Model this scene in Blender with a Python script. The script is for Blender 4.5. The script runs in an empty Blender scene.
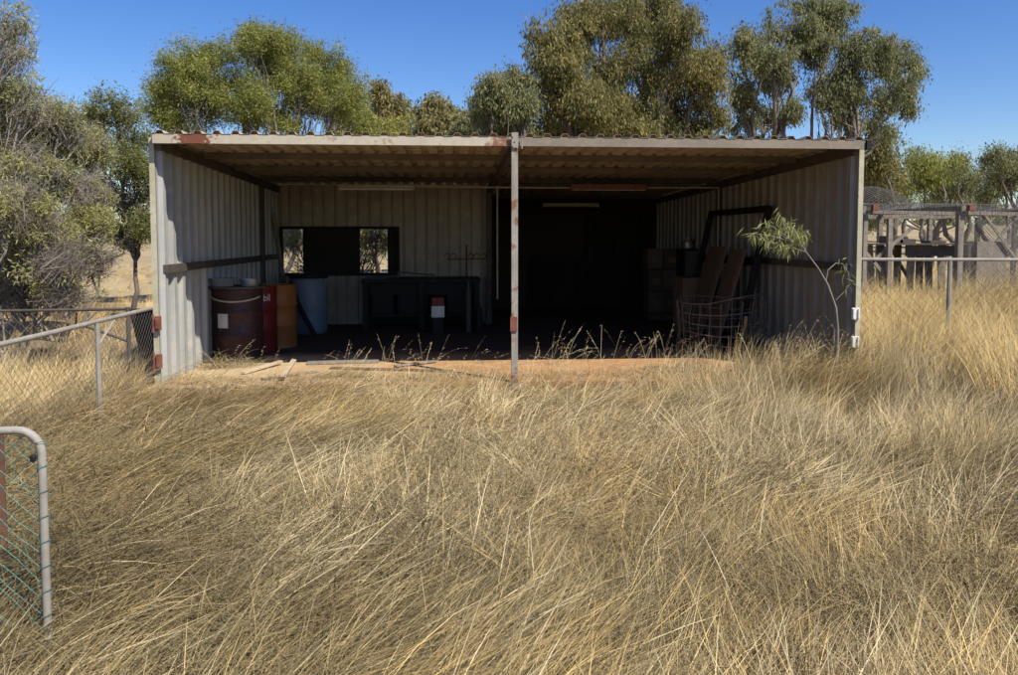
import bpy, math, random
import numpy as np
from mathutils import Vector, Matrix

random.seed(7)
RG = np.random.default_rng(11)
R = math.radians
scene = bpy.context.scene
C = scene.collection

# ------------------------------------------------------------------ camera
W0, H0 = 1018.0, 675.0
F = 800.0
YAW, PITCH = R(4.2), R(3.3)
EYE = 1.6
HOR = 237.0
YPP = HOR + F * math.tan(PITCH)
cam_d = bpy.data.cameras.new("camera")
cam_d.sensor_width = 36.0
cam_d.lens = 36.0 * F / W0
cam_d.shift_y = -(H0 / 2 - YPP) / W0
cam_d.clip_start = 0.05
cam_d.clip_end = 3000
cam = bpy.data.objects.new("camera", cam_d)
C.objects.link(cam)
cam.location = (0, 0, EYE)
cam.rotation_euler = (R(90) - PITCH, 0, -YAW)
scene.camera = cam
_f = Vector((math.sin(YAW) * math.cos(PITCH), math.cos(YAW) * math.cos(PITCH), -math.sin(PITCH)))
_r = Vector((math.cos(YAW), -math.sin(YAW), 0))
_u = _r.cross(_f)


def ray(px, py):
    return _f * F + _r * (px - W0 / 2) + _u * (YPP - py)


def at(px, py, Y):
    """world point seen at this place of the photograph, standing Y metres out"""
    d = ray(px, py)
    t = Y / d.y
    return Vector((d.x * t, Y, EYE + d.z * t))


def atx(px, py, X):
    d = ray(px, py)
    t = X / d.x
    return Vector((X, d.y * t, EYE + d.z * t))


def on_ground(px, py, z=0.0):
    d = ray(px, py)
    t = (z - EYE) / d.z
    return Vector((d.x * t, d.y * t, z))


# ------------------------------------------------------------------ noise in numpy
_perm = RG.random((256, 256))


def vnoise(x, y, s=1.0, ox=0.0, oy=0.0):
    x = np.asarray(x, float) * s + ox + 1000.0
    y = np.asarray(y, float) * s + oy + 1000.0
    xi = np.floor(x).astype(int); yi = np.floor(y).astype(int)
    fx = x - xi; fy = y - yi
    fx = fx * fx * (3 - 2 * fx); fy = fy * fy * (3 - 2 * fy)
    g = lambda a, b: _perm[a % 256, b % 256]
    return (g(xi, yi) * (1 - fx) * (1 - fy) + g(xi + 1, yi) * fx * (1 - fy)
            + g(xi, yi + 1) * (1 - fx) * fy + g(xi + 1, yi + 1) * fx * fy)


def fbm(x, y, s=1.0, o=0.0):
    return (vnoise(x, y, s, o, o) * .55 + vnoise(x, y, s * 2.1, o + 31, o + 7) * .3
            + vnoise(x, y, s * 4.3, o + 11, o + 77) * .15)


# shed main measures
D = 8.67                      # front line of the shed
XL, XR = -3.055, 4.515          # side walls
YM = 13.0                     # inner frame line
YBL, YBR = 14.4, 17.3         # back walls of the two bays
XP = 0.66                     # partition


def zroof(y):
    return 2.632 - 0.022 * (y - D)


def gz(x, y):
    x = np.asarray(x, float); y = np.asarray(y, float)
    m = (fbm(x, y, .55, 3) - .5) * .34 + (fbm(x, y, 1.6, 9) - .5) * .12
    # flat round the shed
    dx = np.maximum(np.maximum(XL - .3 - x, x - XR - .3), 0)
    dy = np.maximum(np.maximum(D - .6 - y, y - YBR - .5), 0)
    k = np.clip(np.hypot(dx, dy) / 1.6, 0, 1)
    far = np.clip((np.hypot(x, y) - 18) / 30, 0, 1)
    rise = .012 * np.clip(x - 2, 0, 14) * np.clip((y - 2) / 4, 0, 1)
    z = m * k * (1 - far) - .02 * (1 - k) + rise * k
    # the land climbs very slightly far off on the left
    up = np.clip((y - 20) / 85, 0, 1) * np.clip((x - 3) / 14, 0, 1)
    return z + far * .25 * np.clip((y - 30) / 60, 0, 1) + 2.7 * up * up * (3 - 2 * up)


def gz1(x, y):
    return float(gz(x, y))


# ------------------------------------------------------------------ materials
def new_mat(name):
    m = bpy.data.materials.new(name)
    m.use_nodes = True
    nt = m.node_tree
    nt.nodes.clear()
    out = nt.nodes.new('ShaderNodeOutputMaterial')
    return m, nt, out


def c4(c):
    return (c[0], c[1], c[2], 1)


def surf(name, c1, c2=None, rough=.7, metal=0.0, scale=6.0, c3=None, streak=None, bump=.15, thr=(.35, .7), rust=None,
         rust_thr=(.62, .68), rust_scale=3.0, spec=.3):
    """painted / weathered surface: two-tone noise, optional vertical streaks, optional rust patches"""
    m, nt, out = new_mat(name)
    N, L = nt.nodes, nt.links
    b = N.new('ShaderNodeBsdfPrincipled')
    L.new(b.outputs[0], out.inputs[0])
    b.inputs['Roughness'].default_value = rough
    b.inputs['Metallic'].default_value = metal
    b.inputs['Specular IOR Level'].default_value = spec
    if c2 is None:
        c2 = tuple(v * .7 for v in c1)
    geo = N.new('ShaderNodeNewGeometry')
    mp = N.new('ShaderNodeMapping')
    L.new(geo.outputs['Position'], mp.inputs[0])
    if streak:
        mp.inputs['Scale'].default_value = streak
    nz = N.new('ShaderNodeTexNoise')
    nz.inputs['Scale'].default_value = scale
    nz.inputs['Detail'].default_value = 8
    nz.inputs['Roughness'].default_value = .65
    L.new(mp.outputs[0], nz.inputs['Vector'])
    rp = N.new('ShaderNodeValToRGB')
    e = rp.color_ramp.elements
    e[0].position, e[1].position = thr
    e[0].color, e[1].color = c4(c2), c4(c1)
    L.new(nz.outputs[0], rp.inputs[0])
    col = rp.outputs[0]
    if c3 is not None:
        n2 = N.new('ShaderNodeTexNoise')
        n2.inputs['Scale'].default_value = scale * 5.3
        n2.inputs['Detail'].default_value = 6
        L.new(geo.outputs['Position'], n2.inputs['Vector'])
        r2 = N.new('ShaderNodeValToRGB')
        r2.color_ramp.elements[0].position, r2.color_ramp.elements[1].position = .5, .72
        L.new(n2.outputs[0], r2.inputs[0])
        mx = N.new('ShaderNodeMixRGB')
        L.new(r2.outputs[0], mx.inputs[0]); L.new(col, mx.inputs[1])
        mx.inputs[2].default_value = c4(c3)
        col = mx.outputs[0]
    if rust is not None:
        n3 = N.new('ShaderNodeTexNoise')
        n3.inputs['Scale'].default_value = rust_scale
        n3.inputs['Detail'].default_value = 9
        n3.inputs['Roughness'].default_value = .6
        L.new(geo.outputs['Position'], n3.inputs['Vector'])
        r3 = N.new('ShaderNodeValToRGB')
        r3.color_ramp.elements[0].position, r3.color_ramp.elements[1].position = rust_thr
        L.new(n3.outputs[0], r3.inputs[0])
        mx = N.new('ShaderNodeMixRGB')
        L.new(r3.outputs[0], mx.inputs[0]); L.new(col, mx.inputs[1])
        mx.inputs[2].default_value = c4(rust)
        col = mx.outputs[0]
    L.new(col, b.inputs['Base Color'])
    if bump:
        n4 = N.new('ShaderNodeTexNoise')
        n4.inputs['Scale'].default_value = scale * 9
        n4.inputs['Detail'].default_value = 5
        L.new(geo.outputs['Position'], n4.inputs['Vector'])
        bp = N.new('ShaderNodeBump')
        bp.inputs['Strength'].default_value = bump
        bp.inputs['Distance'].default_value = .01
        L.new(n4.outputs[0], bp.inputs['Height'])
        L.new(bp.outputs[0], b.inputs['Normal'])
    return m


def foliage(name, trans=.3, rough=.6, spec=.25, gain=(1, 1, 1)):
    """colour from the per-leaf 'tint' attribute, some light let through"""
    m, nt, out = new_mat(name)
    N, L = nt.nodes, nt.links
    a = N.new('ShaderNodeAttribute')
    a.attribute_name = 'tint'
    b = N.new('ShaderNodeBsdfPrincipled')
    b.inputs['Roughness'].default_value = rough
    b.inputs['Specular IOR Level'].default_value = spec
    L.new(a.outputs['Color'], b.inputs['Base Color'])
    t = N.new('ShaderNodeBsdfTranslucent')
    L.new(a.outputs['Color'], t.inputs[0])
    mx = N.new('ShaderNodeMixShader')
    mx.inputs[0].default_value = trans
    L.new(b.outputs[0], mx.inputs[1]); L.new(t.outputs[0], mx.inputs[2])
    L.new(mx.outputs[0], out.inputs[0])
    return m


M = {}
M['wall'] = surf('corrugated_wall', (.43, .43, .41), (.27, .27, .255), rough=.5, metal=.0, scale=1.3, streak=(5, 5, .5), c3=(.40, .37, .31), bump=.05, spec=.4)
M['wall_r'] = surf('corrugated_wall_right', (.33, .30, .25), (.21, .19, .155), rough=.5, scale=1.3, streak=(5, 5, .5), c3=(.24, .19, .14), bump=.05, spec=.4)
M['wall_back'] = surf('corrugated_wall_beige', (.36, .31, .235), (.28, .235, .18), rough=.55, scale=1.2, streak=(4, 4, .5), c3=(.40, .33, .25), bump=.05)
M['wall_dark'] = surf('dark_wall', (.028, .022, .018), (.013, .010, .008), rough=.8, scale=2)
M['roof'] = surf('roof_sheet', (.50, .42, .31), (.36, .295, .215), rough=.55, scale=1.4, streak=(3, .8, 1), c3=(.24, .17, .11), bump=.05)
M['steel_dk'] = surf('dark_steel', (.10, .085, .07), (.055, .045, .038), rough=.7, scale=4, rust=(.16, .07, .035))
M['cream'] = surf('cream_paint', (.50, .47, .35), (.36, .33, .22), rough=.55, scale=3, c3=(.36, .30, .2), rust=(.22, .07, .03), rust_thr=(.63, .66))
M['beige'] = surf('beige_fascia', (.245, .205, .155), (.185, .155, .115), rough=.6, scale=3, c3=(.27, .21, .15))  # darker, browner tone than the left fascia
M['purlin'] = surf('purlin_steel', (.17, .14, .105), (.11, .09, .07), rough=.65, scale=4)
M['galv'] = surf('galvanised', (.33, .305, .26), (.22, .20, .165), rough=.65, metal=.0, scale=5, c3=(.24, .2, .17))
M['galv_rust'] = surf('galvanised_rusting', (.36, .335, .28), (.20, .175, .14), rough=.65, metal=.0, scale=5, streak=(2, 2, .5), rust=(.20, .085, .045), rust_thr=(.53, .60), rust_scale=4.5, c3=(.25, .21, .17))
M['rustred'] = surf('red_oxide', (.25, .095, .06), (.12, .045, .03), rough=.75, scale=12)
M['rust'] = surf('rust', (.16, .07, .04), (.08, .04, .028), rough=.85, scale=9)
M['white'] = surf('white_paint', (.72, .70, .64), (.56, .53, .46), rough=.5, scale=14)
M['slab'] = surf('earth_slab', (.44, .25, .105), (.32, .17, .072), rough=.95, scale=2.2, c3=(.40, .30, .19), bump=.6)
M['maroon'] = surf('maroon_paint', (.050, .021, .021), (.032, .015, .0155), rough=.5, scale=3, c3=(.075, .036, .033), bump=.04)
M['red'] = surf('red_paint', (.19, .022, .018), (.13, .016, .014), rough=.45, scale=3, bump=.04)
M['orange'] = surf('orange_paint', (.32, .12, .03), (.23, .085, .025), rough=.5, scale=3, c3=(.26, .09, .03), bump=.04)
M['blue'] = surf('pale_blue_plastic', (.165, .20, .245), (.11, .145, .20), rough=.45, scale=2, streak=(1, 1, .5), bump=.03)
M['tin'] = surf('tin', (.42, .41, .38), (.28, .27, .25), rough=.4, metal=.5, scale=9)
M['black'] = surf('black_paint', (.013, .012, .011), (.007, .0065, .006), rough=.7, scale=6)
M['wood'] = surf('grey_timber', (.29, .25, .20), (.165, .14, .11), rough=.85, scale=3, streak=(6, 6, .6), c3=(.14, .115, .09), bump=.3)
M['plank'] = surf('pale_timber', (.52, .42, .28), (.40, .31, .2), rough=.85, scale=6, bump=.3)
M['panel'] = surf('brown_panel', (.155, .105, .066), (.11, .075, .048), rough=.6, scale=2, streak=(6, 6, .7))
M['carton'] = surf('brown_card', (.19, .12, .07), (.14, .09, .055), rough=.85, scale=5)
M['paper'] = surf('paper', (.66, .64, .6), (.5, .47, .42), rough=.7, scale=14, bump=0)
M['letter'] = surf('white_letters', (.75, .73, .7), (.68, .66, .62), rough=.6, bump=0)
M['tube'] = surf('lamp_cover', (.42, .36, .27), (.34, .29, .21), rough=.5, bump=0)
M['tube_or'] = surf('lamp_cover_rust', (.20, .09, .055), (.15, .07, .045), rough=.6, bump=0)
M['wire'] = surf('rusty_wire', (.20, .15, .11), (.12, .08, .06), rough=.7, scale=20, bump=0)
M['wire_galv'] = surf('weathered_wire', (.16, .145, .13), (.09, .08, .07), rough=.6, scale=20, bump=0)
M['wire_green'] = surf('green_coated_wire', (.055, .20, .15), (.035, .13, .10), rough=.5, scale=20, bump=0)
M['net'] = surf('bird_netting', (.26, .245, .22), (.17, .155, .14), rough=.7, scale=20, bump=0)
M['sheet_dk'] = surf('dark_sheet', (.035, .022, .016), (.02, .014, .011), rough=.9, scale=12, bump=.3)
M['bark'] = surf('grey_brown_bark', (.20, .165, .135), (.10, .08, .065), rough=.9, scale=5, streak=(4, 4, .7), bump=.5)
M['bark_pale'] = surf('pale_bark', (.25, .21, .175), (.13, .105, .085), rough=.85, scale=2.5, streak=(3, 3, .6), bump=.4)
M['twig'] = surf('dead_twigs', (.31, .265, .225), (.19, .16, .13), rough=.9, scale=4, bump=0)
M['leaf'] = foliage('leaves', .45)
M['grass'] = foliage('dry_grass', .12, .75, .15)
M['metal_lt'] = surf('light_iron', (.50, .46, .33), (.4, .36, .25), rough=.6, scale=5)


def ground_mat():
    m, nt, out = new_mat('dry_ground')
    N, L = nt.nodes, nt.links
    b = N.new('ShaderNodeBsdfPrincipled')
    b.inputs['Roughness'].default_value = .95
    b.inputs['Specular IOR Level'].default_value = .1
    L.new(b.outputs[0], out.inputs[0])
    geo = N.new('ShaderNodeNewGeometry')
    n1 = N.new('ShaderNodeTexNoise'); n1.inputs['Scale'].default_value = 1.1; n1.inputs['Detail'].default_value = 10
    n1.inputs['Roughness'].default_value = .7
    L.new(geo.outputs['Position'], n1.inputs['Vector'])
    r1 = N.new('ShaderNodeValToRGB')
    e = r1.color_ramp.elements
    e[0].position, e[1].position = .32, .68
    e[0].color, e[1].color = (.17, .12, .07, 1), (.30, .225, .13, 1)
    L.new(n1.outputs[0], r1.inputs[0])
    n2 = N.new('ShaderNodeTexNoise'); n2.inputs['Scale'].default_value = .09; n2.inputs['Detail'].default_value = 8
    L.new(geo.outputs['Position'], n2.inputs['Vector'])
    r2 = N.new('ShaderNodeValToRGB')
    e = r2.color_ramp.elements
    e[0].position, e[1].position = .35, .65
    e[0].color, e[1].color = (.29, .22, .12, 1), (.38, .295, .165, 1)
    L.new(n2.outputs[0], r2.inputs[0])
    # real change of ground cover with distance from the yard: cropped straw paddock beyond
    sx = N.new('ShaderNodeSeparateXYZ'); L.new(geo.outputs['Position'], sx.inputs[0])
    mr = N.new('ShaderNodeMapRange')
    mr.inputs['From Min'].default_value = 15; mr.inputs['From Max'].default_value = 24
    L.new(sx.outputs[1], mr.inputs[0])
    mx = N.new('ShaderNodeMixRGB')
    L.new(mr.outputs[0], mx.inputs[0]); L.new(r1.outputs[0], mx.inputs[1]); L.new(r2.outputs[0], mx.inputs[2])
    L.new(mx.outputs[0], b.inputs['Base Color'])
    bp = N.new('ShaderNodeBump'); bp.inputs['Strength'].default_value = .7; bp.inputs['Distance'].default_value = .05
    n3 = N.new('ShaderNodeTexNoise'); n3.inputs['Scale'].default_value = 14; n3.inputs['Detail'].default_value = 8
    L.new(geo.outputs['Position'], n3.inputs['Vector'])
    L.new(n3.outputs[0], bp.inputs['Height']); L.new(bp.outputs[0], b.inputs['Normal'])
    return m


M['ground'] = ground_mat()


# ------------------------------------------------------------------ mesh helpers
class MB:
    def __init__(s):
        s.v = []; s.f = []

    def add(s, vs, fs):
        o = len(s.v)
        s.v += [tuple(v) for v in vs]
        s.f += [tuple(i + o for i in f) for f in fs]
        return s

    def box(s, c, size, rot=None):
        hx, hy, hz = size[0] / 2, size[1] / 2, size[2] / 2
        vs = [Vector((x * hx, y * hy, z * hz)) for x in (-1, 1) for y in (-1, 1) for z in (-1, 1)]
        if rot is not None:
            vs = [rot @ v for v in vs]
        c = Vector(c)
        return s.add([v + c for v in vs], [(0, 1, 3, 2), (4, 6, 7, 5), (0, 4, 5, 1), (2, 3, 7, 6), (0, 2, 6, 4), (1, 5, 7, 3)])

    def bar(s, a, b, w, h, up=(0, 0, 1)):
        a = Vector(a); b = Vector(b)
        d = (b - a); L = d.length; d.normalize()
        u = Vector(up)
        if abs(d.dot(u)) > .98:
            u = Vector((1, 0, 0))
        x = d.cross(u).normalized(); z = x.cross(d).normalized()
        rot = Matrix((x, d, z)).transposed()
        return s.box((a + b) / 2, (w, L, h), rot)

    def tube(s, pts, rad, n=8, cap=True):
        pts = [Vector(p) for p in pts]
        if not hasattr(rad, '__len__'):
            rad = [rad] * len(pts)
        o = len(s.v)
        prev = None
        for i, p in enumerate(pts):
            d = (pts[min(i + 1, len(pts) - 1)] - pts[max(i - 1, 0)])
            if d.length < 1e-9:
                d = Vector((0, 0, 1))
            d.normalize()
            if prev is None:
                u = Vector((0, 0, 1)) if abs(d.z) < .9 else Vector((1, 0, 0))
                x = d.cross(u).normalized()
            else:
                x = (prev - d * prev.dot(d)).normalized()
            prev = x
            y = d.cross(x)
            for k in range(n):
                a = 2 * math.pi * k / n
                s.v.append(tuple(p + (x * math.cos(a) + y * math.sin(a)) * rad[i]))
        for i in range(len(pts) - 1):
            for k in range(n):
                k2 = (k + 1) % n
                s.f.append((o + i * n + k, o + i * n + k2, o + (i + 1) * n + k2, o + (i + 1) * n + k))
        if cap:
            s.f.append(tuple(o + k for k in range(n))[::-1])
            e = o + (len(pts) - 1) * n
            s.f.append(tuple(e + k for k in range(n)))
        return s

    def lathe(s, prof, c, n=40):
        o = len(s.v); c = Vector(c)
        for r, z in prof:
            for k in range(n):
                a = 2 * math.pi * k / n
                s.v.append((c.x + r * math.cos(a), c.y + r * math.sin(a), c.z + z))
        for i in range(len(prof) - 1):
            for k in range(n):
                k2 = (k + 1) % n
                s.f.append((o + i * n + k, o + i * n + k2, o + (i + 1) * n + k2, o + (i + 1) * n + k))
        s.f.append(tuple(o + k for k in range(n))[::-1])
        s.f.append(tuple(o + (len(prof) - 1) * n + k for k in range(n)))
        return s

    def build(s, name, mat, parent=None, smooth=False, bevel=0, solid=0, angle=35):
        me = bpy.data.meshes.new(name)
        off = Vector((0, 0, 0))
        vs = s.v
        if parent is not None:
            w = Vector(parent['_loc'])
            off = w
            vs = [(v[0] - w.x, v[1] - w.y, v[2] - w.z) for v in s.v]
        me.from_pydata(vs, [], s.f)
        me.materials.append(mat)
        if smooth:
            me.polygons.foreach_set('use_smooth', [True] * len(me.polygons))
            me.set_sharp_from_angle(angle=R(angle))
        o = bpy.data.objects.new(name, me)
        C.objects.link(o)
        if parent is not None:
            o.parent = parent
            o['_loc'] = tuple(off)       # meshes keep the thing's own origin
        if bevel:
            b = o.modifiers.new('bevel', 'BEVEL'); b.width = bevel; b.segments = 2; b.limit_method = 'ANGLE'
        if solid:
            b = o.modifiers.new('thickness', 'SOLIDIFY'); b.thickness = solid; b.offset = 0
        return o


def tag(o, label=None, cat=None, group=None, kind=None):
    if label: o['label'] = label
    if cat: o['category'] = cat
    if group: o['group'] = group
    if kind: o['kind'] = kind
    return o


def empty(name, loc, label, cat, group=None):
    o = bpy.data.objects.new(name, None)
    o.empty_display_size = .2
    C.objects.link(o)
    o.location = loc
    o['_loc'] = tuple(loc)
    tag(o, label, cat, group)
    return o


def np_mesh(name, V, Fq, mat, tint=None, parent=None, smooth=False):
    """V (n,3), Fq (m,4) quads"""
    me = bpy.data.meshes.new(name)
    if parent is not None:
        V = V - np.array(parent['_loc'])
    n, m = len(V), len(Fq)
    k = Fq.shape[1]
    me.vertices.add(n)
    me.vertices.foreach_set('co', np.ascontiguousarray(V, np.float32).ravel())
    me.loops.add(m * k)
    me.loops.foreach_set('vertex_index', np.ascontiguousarray(Fq, np.int32).ravel())
    me.polygons.add(m)
    me.polygons.foreach_set('loop_start', np.arange(0, m * k, k, dtype=np.int32))
    me.update(calc_edges=True)
    if tint is not None:
        a = me.attributes.new('tint', 'FLOAT_COLOR', 'POINT')
        t = np.ones((n, 4), np.float32); t[:, :3] = np.asarray(tint) * (np.array([.93, .905, .84]) if name == 'dry_grass' else 1.08)
        a.data.foreach_set('color', t.ravel())
    if smooth:
        me.polygons.foreach_set('use_smooth', np.ones(m, bool))
    me.materials.append(mat)
    o = bpy.data.objects.new(name, me)
    C.objects.link(o)
    if parent is not None:
        o.parent = parent
        o['_loc'] = tuple(parent['_loc'])
    return o


# ------------------------------------------------------------------ ground
def ground():
    def axis(lo, hi, core_lo, core_hi, st):
        a = list(np.arange(core_lo, core_hi + 1e-6, st))
        s = st; x = core_hi
        while x < hi:
            s *= 1.22; x += s; a.append(x)
        s = st; x = core_lo
        while x > lo:
            s *= 1.22; x -= s; a.insert(0, x)
        return np.array(a)
    xs = axis(-900, 900, -12, 14, .14)
    ys = axis(-500, 1500, -1, 20, .14)
    X, Y = np.meshgrid(xs, ys)
    V = np.stack([X.ravel(), Y.ravel(), gz(X, Y).ravel()], 1)
    nx = len(xs)
    i = (np.arange(len(ys) - 1)[:, None] * nx + np.arange(nx - 1)[None, :]).ravel()
    Fq = np.stack([i, i + 1, i + nx + 1, i + nx], 1)
    o = np_mesh('ground', V, Fq, M['ground'], smooth=True)
    tag(o, kind='structure')


ground()


# earth / old concrete floor of the shed
def slab_mat():
    m = M['slab']
    nt = m.node_tree; N, L = nt.nodes, nt.links
    b = [n for n in N if n.type == 'BSDF_PRINCIPLED'][0]
    src = b.inputs['Base Color'].links[0].from_socket
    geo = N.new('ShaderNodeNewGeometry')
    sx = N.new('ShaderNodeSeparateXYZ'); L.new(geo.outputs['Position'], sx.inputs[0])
    # roof shade put into the floor colour farther in, its edge wandering about
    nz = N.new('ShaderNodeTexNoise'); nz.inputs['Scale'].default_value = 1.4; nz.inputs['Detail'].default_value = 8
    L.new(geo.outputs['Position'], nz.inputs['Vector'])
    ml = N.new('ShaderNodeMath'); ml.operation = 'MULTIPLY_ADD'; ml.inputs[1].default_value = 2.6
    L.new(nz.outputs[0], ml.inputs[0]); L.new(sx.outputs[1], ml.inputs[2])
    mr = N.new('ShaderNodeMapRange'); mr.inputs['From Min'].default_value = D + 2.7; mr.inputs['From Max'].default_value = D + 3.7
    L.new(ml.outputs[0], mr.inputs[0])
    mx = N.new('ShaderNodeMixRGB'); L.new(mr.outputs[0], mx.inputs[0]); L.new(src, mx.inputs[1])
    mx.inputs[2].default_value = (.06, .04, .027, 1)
    # pale sandy drift at the left end
    n5 = N.new('ShaderNodeTexNoise'); n5.inputs['Scale'].default_value = 2.1; n5.inputs['Detail'].default_value = 9
    L.new(geo.outputs['Position'], n5.inputs['Vector'])
    m5 = N.new('ShaderNodeMath'); m5.operation = 'MULTIPLY_ADD'; m5.inputs[1].default_value = 5.0
    L.new(n5.outputs[0], m5.inputs[0]); L.new(sx.outputs[0], m5.inputs[2])
    r5 = N.new('ShaderNodeMapRange'); r5.inputs['From Min'].default_value = .4; r5.inputs['From Max'].default_value = 2.2
    r5.inputs['To Min'].default_value = 1; r5.inputs['To Max'].default_value = 0
    L.new(m5.outputs[0], r5.inputs[0])
    m6 = N.new('ShaderNodeMixRGB'); L.new(r5.outputs[0], m6.inputs[0]); L.new(src, m6.inputs[1])
    m6.inputs[2].default_value = (.44, .325, .185, 1)
    L.new(m6.outputs[0], mx.inputs[1])
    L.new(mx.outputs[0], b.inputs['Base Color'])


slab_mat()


def slab():
    mb = MB()
    n = 60
    # slightly ragged front edge
    top, bot = [], []
    for i in range(n + 1):
        x = XL - .05 + (XR - XL + .1) * i / n
        top.append((x, D - .10 - .16 * fbm(x, 0., 1.3, 5) - .05 * vnoise(x, 0, 7), .0))
    vs = [(t[0], t[1], -.06) for t in top] + [(t[0], t[1], .045) for t in top] + [(t[0], YBR + .05, .045) for t in top]
    fs = []
    for i in range(n):
        fs.append((i, i + 1, n + 1 + i + 1, n + 1 + i))
        fs.append((n + 1 + i, n + 2 + i, 2 * n + 3 + i, 2 * n + 2 + i))
    mb.add(vs, fs)
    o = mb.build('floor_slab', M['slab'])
    tag(o, kind='structure')


slab()
FZ = .045


# ------------------------------------------------------------------ shed
shed = empty('open_shed', ((XL + XR) / 2, D, 0), 'wide open-fronted corrugated iron farm shed with two dark bays and one centre post', 'shed')


def rib_profile(L, period=.19, rib=.055, h=.036, slope=.016, start=.05):
    p = [(0, 0)]
    s = start
    while s + rib + 2 * slope < L:
        p += [(s, 0), (s + slope, h), (s + slope + rib, h), (s + 2 * slope + rib, 0)]
        s += period
    p.append((L, 0))
    return p


def side_wall(x, y0, y1, inward, name, mat, z0=.06):
    mb = MB()
    pr = rib_profile(y1 - y0, period=.28, rib=.08, h=.045, slope=.014)
    vs, fs = [], []
    for s, h in pr:
        y = y0 + s
        vs.append((x + inward * h, y, z0)); vs.append((x + inward * h, y, zroof(y) + .018))
    for i in range(len(pr) - 1):
        fs.append((2 * i, 2 * i + 2, 2 * i + 3, 2 * i + 1))
    mb.add(vs, fs)
    return mb.build(name, mat, shed, solid=.002)


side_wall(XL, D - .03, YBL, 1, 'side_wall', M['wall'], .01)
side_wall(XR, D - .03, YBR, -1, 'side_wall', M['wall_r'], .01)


def back_panel(mb, x0, x1, z0, z1, y, phase=.05, period=.2):
    pr = rib_profile(x1 - x0, period=period, rib=.03, h=-.04, slope=.006, start=phase)
    vs, fs = [], []
    for s, h in pr:
        vs.append((x0 + s, y - h, z0)); vs.append((x0 + s, y - h, z1))
    for i in range(len(pr) - 1):
        fs.append((2 * i, 2 * i + 2, 2 * i + 3, 2 * i + 1))
    mb.add(vs, fs)


# back wall of the left bay with its window opening
wl, wr = at(283, 250, YBL).x, at(394, 250, YBL).x
wt, wb = at(340, 229, YBL).z, at(340, 273, YBL).z
mb = MB()
zt = zroof(YBL) + .012
wr = wl + .2 * round((wr - wl) / .2)
back_panel(mb, XL + .002, wl, .0, zt, YBL, .05)
back_panel(mb, wl, wr, wt, zt, YBL, .1)
back_panel(mb, wl, wr, .0, wb, YBL, .1)
back_panel(mb, wr, XP, .0, zt, YBL, .1)
mb.build('back_wall', M['wall_back'], shed, solid=.002)
mb = MB()
mb.box(((wl + wr) / 2, YBL, wt + .02), (wr - wl + .08, .09, .05)).box(((wl + wr) / 2, YBL - .02, wb - .02), (wr - wl + .08, .14, .05))
mb.box((wl - .02, YBL, (wt + wb) / 2), (.05, .088, wt - wb - .012)).box((wr + .02, YBL, (wt + wb) / 2), (.05, .088, wt - wb - .012))
wf = mb.build('window_frame', M['black'], shed)
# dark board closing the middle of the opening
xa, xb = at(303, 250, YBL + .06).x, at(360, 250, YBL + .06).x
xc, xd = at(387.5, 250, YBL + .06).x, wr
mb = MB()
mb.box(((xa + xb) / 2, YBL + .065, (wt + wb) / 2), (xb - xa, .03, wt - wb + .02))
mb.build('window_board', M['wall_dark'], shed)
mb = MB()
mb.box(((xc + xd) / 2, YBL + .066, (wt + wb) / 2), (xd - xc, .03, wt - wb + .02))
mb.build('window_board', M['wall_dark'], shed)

# right bay: deeper; partition and back wall carry the bay's shade in their colour
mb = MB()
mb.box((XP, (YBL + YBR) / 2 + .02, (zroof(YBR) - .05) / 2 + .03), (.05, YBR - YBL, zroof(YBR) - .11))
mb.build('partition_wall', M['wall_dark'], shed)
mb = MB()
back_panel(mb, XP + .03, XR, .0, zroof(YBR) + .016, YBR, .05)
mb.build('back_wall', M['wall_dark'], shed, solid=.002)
# closed door and window shutter on that back wall, barely visible
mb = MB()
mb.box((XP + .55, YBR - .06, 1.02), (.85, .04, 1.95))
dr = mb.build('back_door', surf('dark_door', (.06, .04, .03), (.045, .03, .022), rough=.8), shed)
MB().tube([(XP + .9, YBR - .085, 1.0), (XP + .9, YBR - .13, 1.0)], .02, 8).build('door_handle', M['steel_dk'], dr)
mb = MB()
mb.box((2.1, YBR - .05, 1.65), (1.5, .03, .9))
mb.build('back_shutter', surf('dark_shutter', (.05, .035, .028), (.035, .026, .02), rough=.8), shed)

# roof: trapezoid sheets, ribs run front to back
def roof():
    mb = MB()
    x0, x1 = XL - .01, XR + .05
    pr = rib_profile(x1 - x0, period=.19, rib=.05, h=.034, slope=.02, start=.06)
    vs, fs = [], []
    ys = [D - .18, D + 2.2, YM, YBR + .12]
    for s, h in pr:
        for y in ys:
            vs.append((x0 + s, y, zroof(y) + .022 + h))
    k = len(ys)
    for i in range(len(pr) - 1):
        for j in range(k - 1):
            fs.append((k * i + j, k * (i + 1) + j, k * (i + 1) + j + 1, k * i + j + 1))
    mb.add(vs, fs)
    return mb.build('roof', M['roof'], shed, solid=.0025)


roof()
XC = at(514.5, 250, D - .17).x      # centre post
# fascia channels
def channel(name, a, b, w, h, mat, parent, t=.006):
    """C-section lying along x, open to the back"""
    mb = MB()
    mb.bar(a, b, t, h)
    a2 = Vector(a) + Vector((0, w / 2 + t / 2 + .0005, 0)); b2 = Vector(b) + Vector((0, w / 2 + t / 2 + .0005, 0))
    up = Vector((0, 0, h / 2 - t / 2 - .0005))
    mb.bar(a2 + up, b2 + up, w, t).bar(a2 - up, b2 - up, w, t)
    return mb.build(name, mat, parent, bevel=.0015)


FZT = zroof(D) - .026


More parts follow.
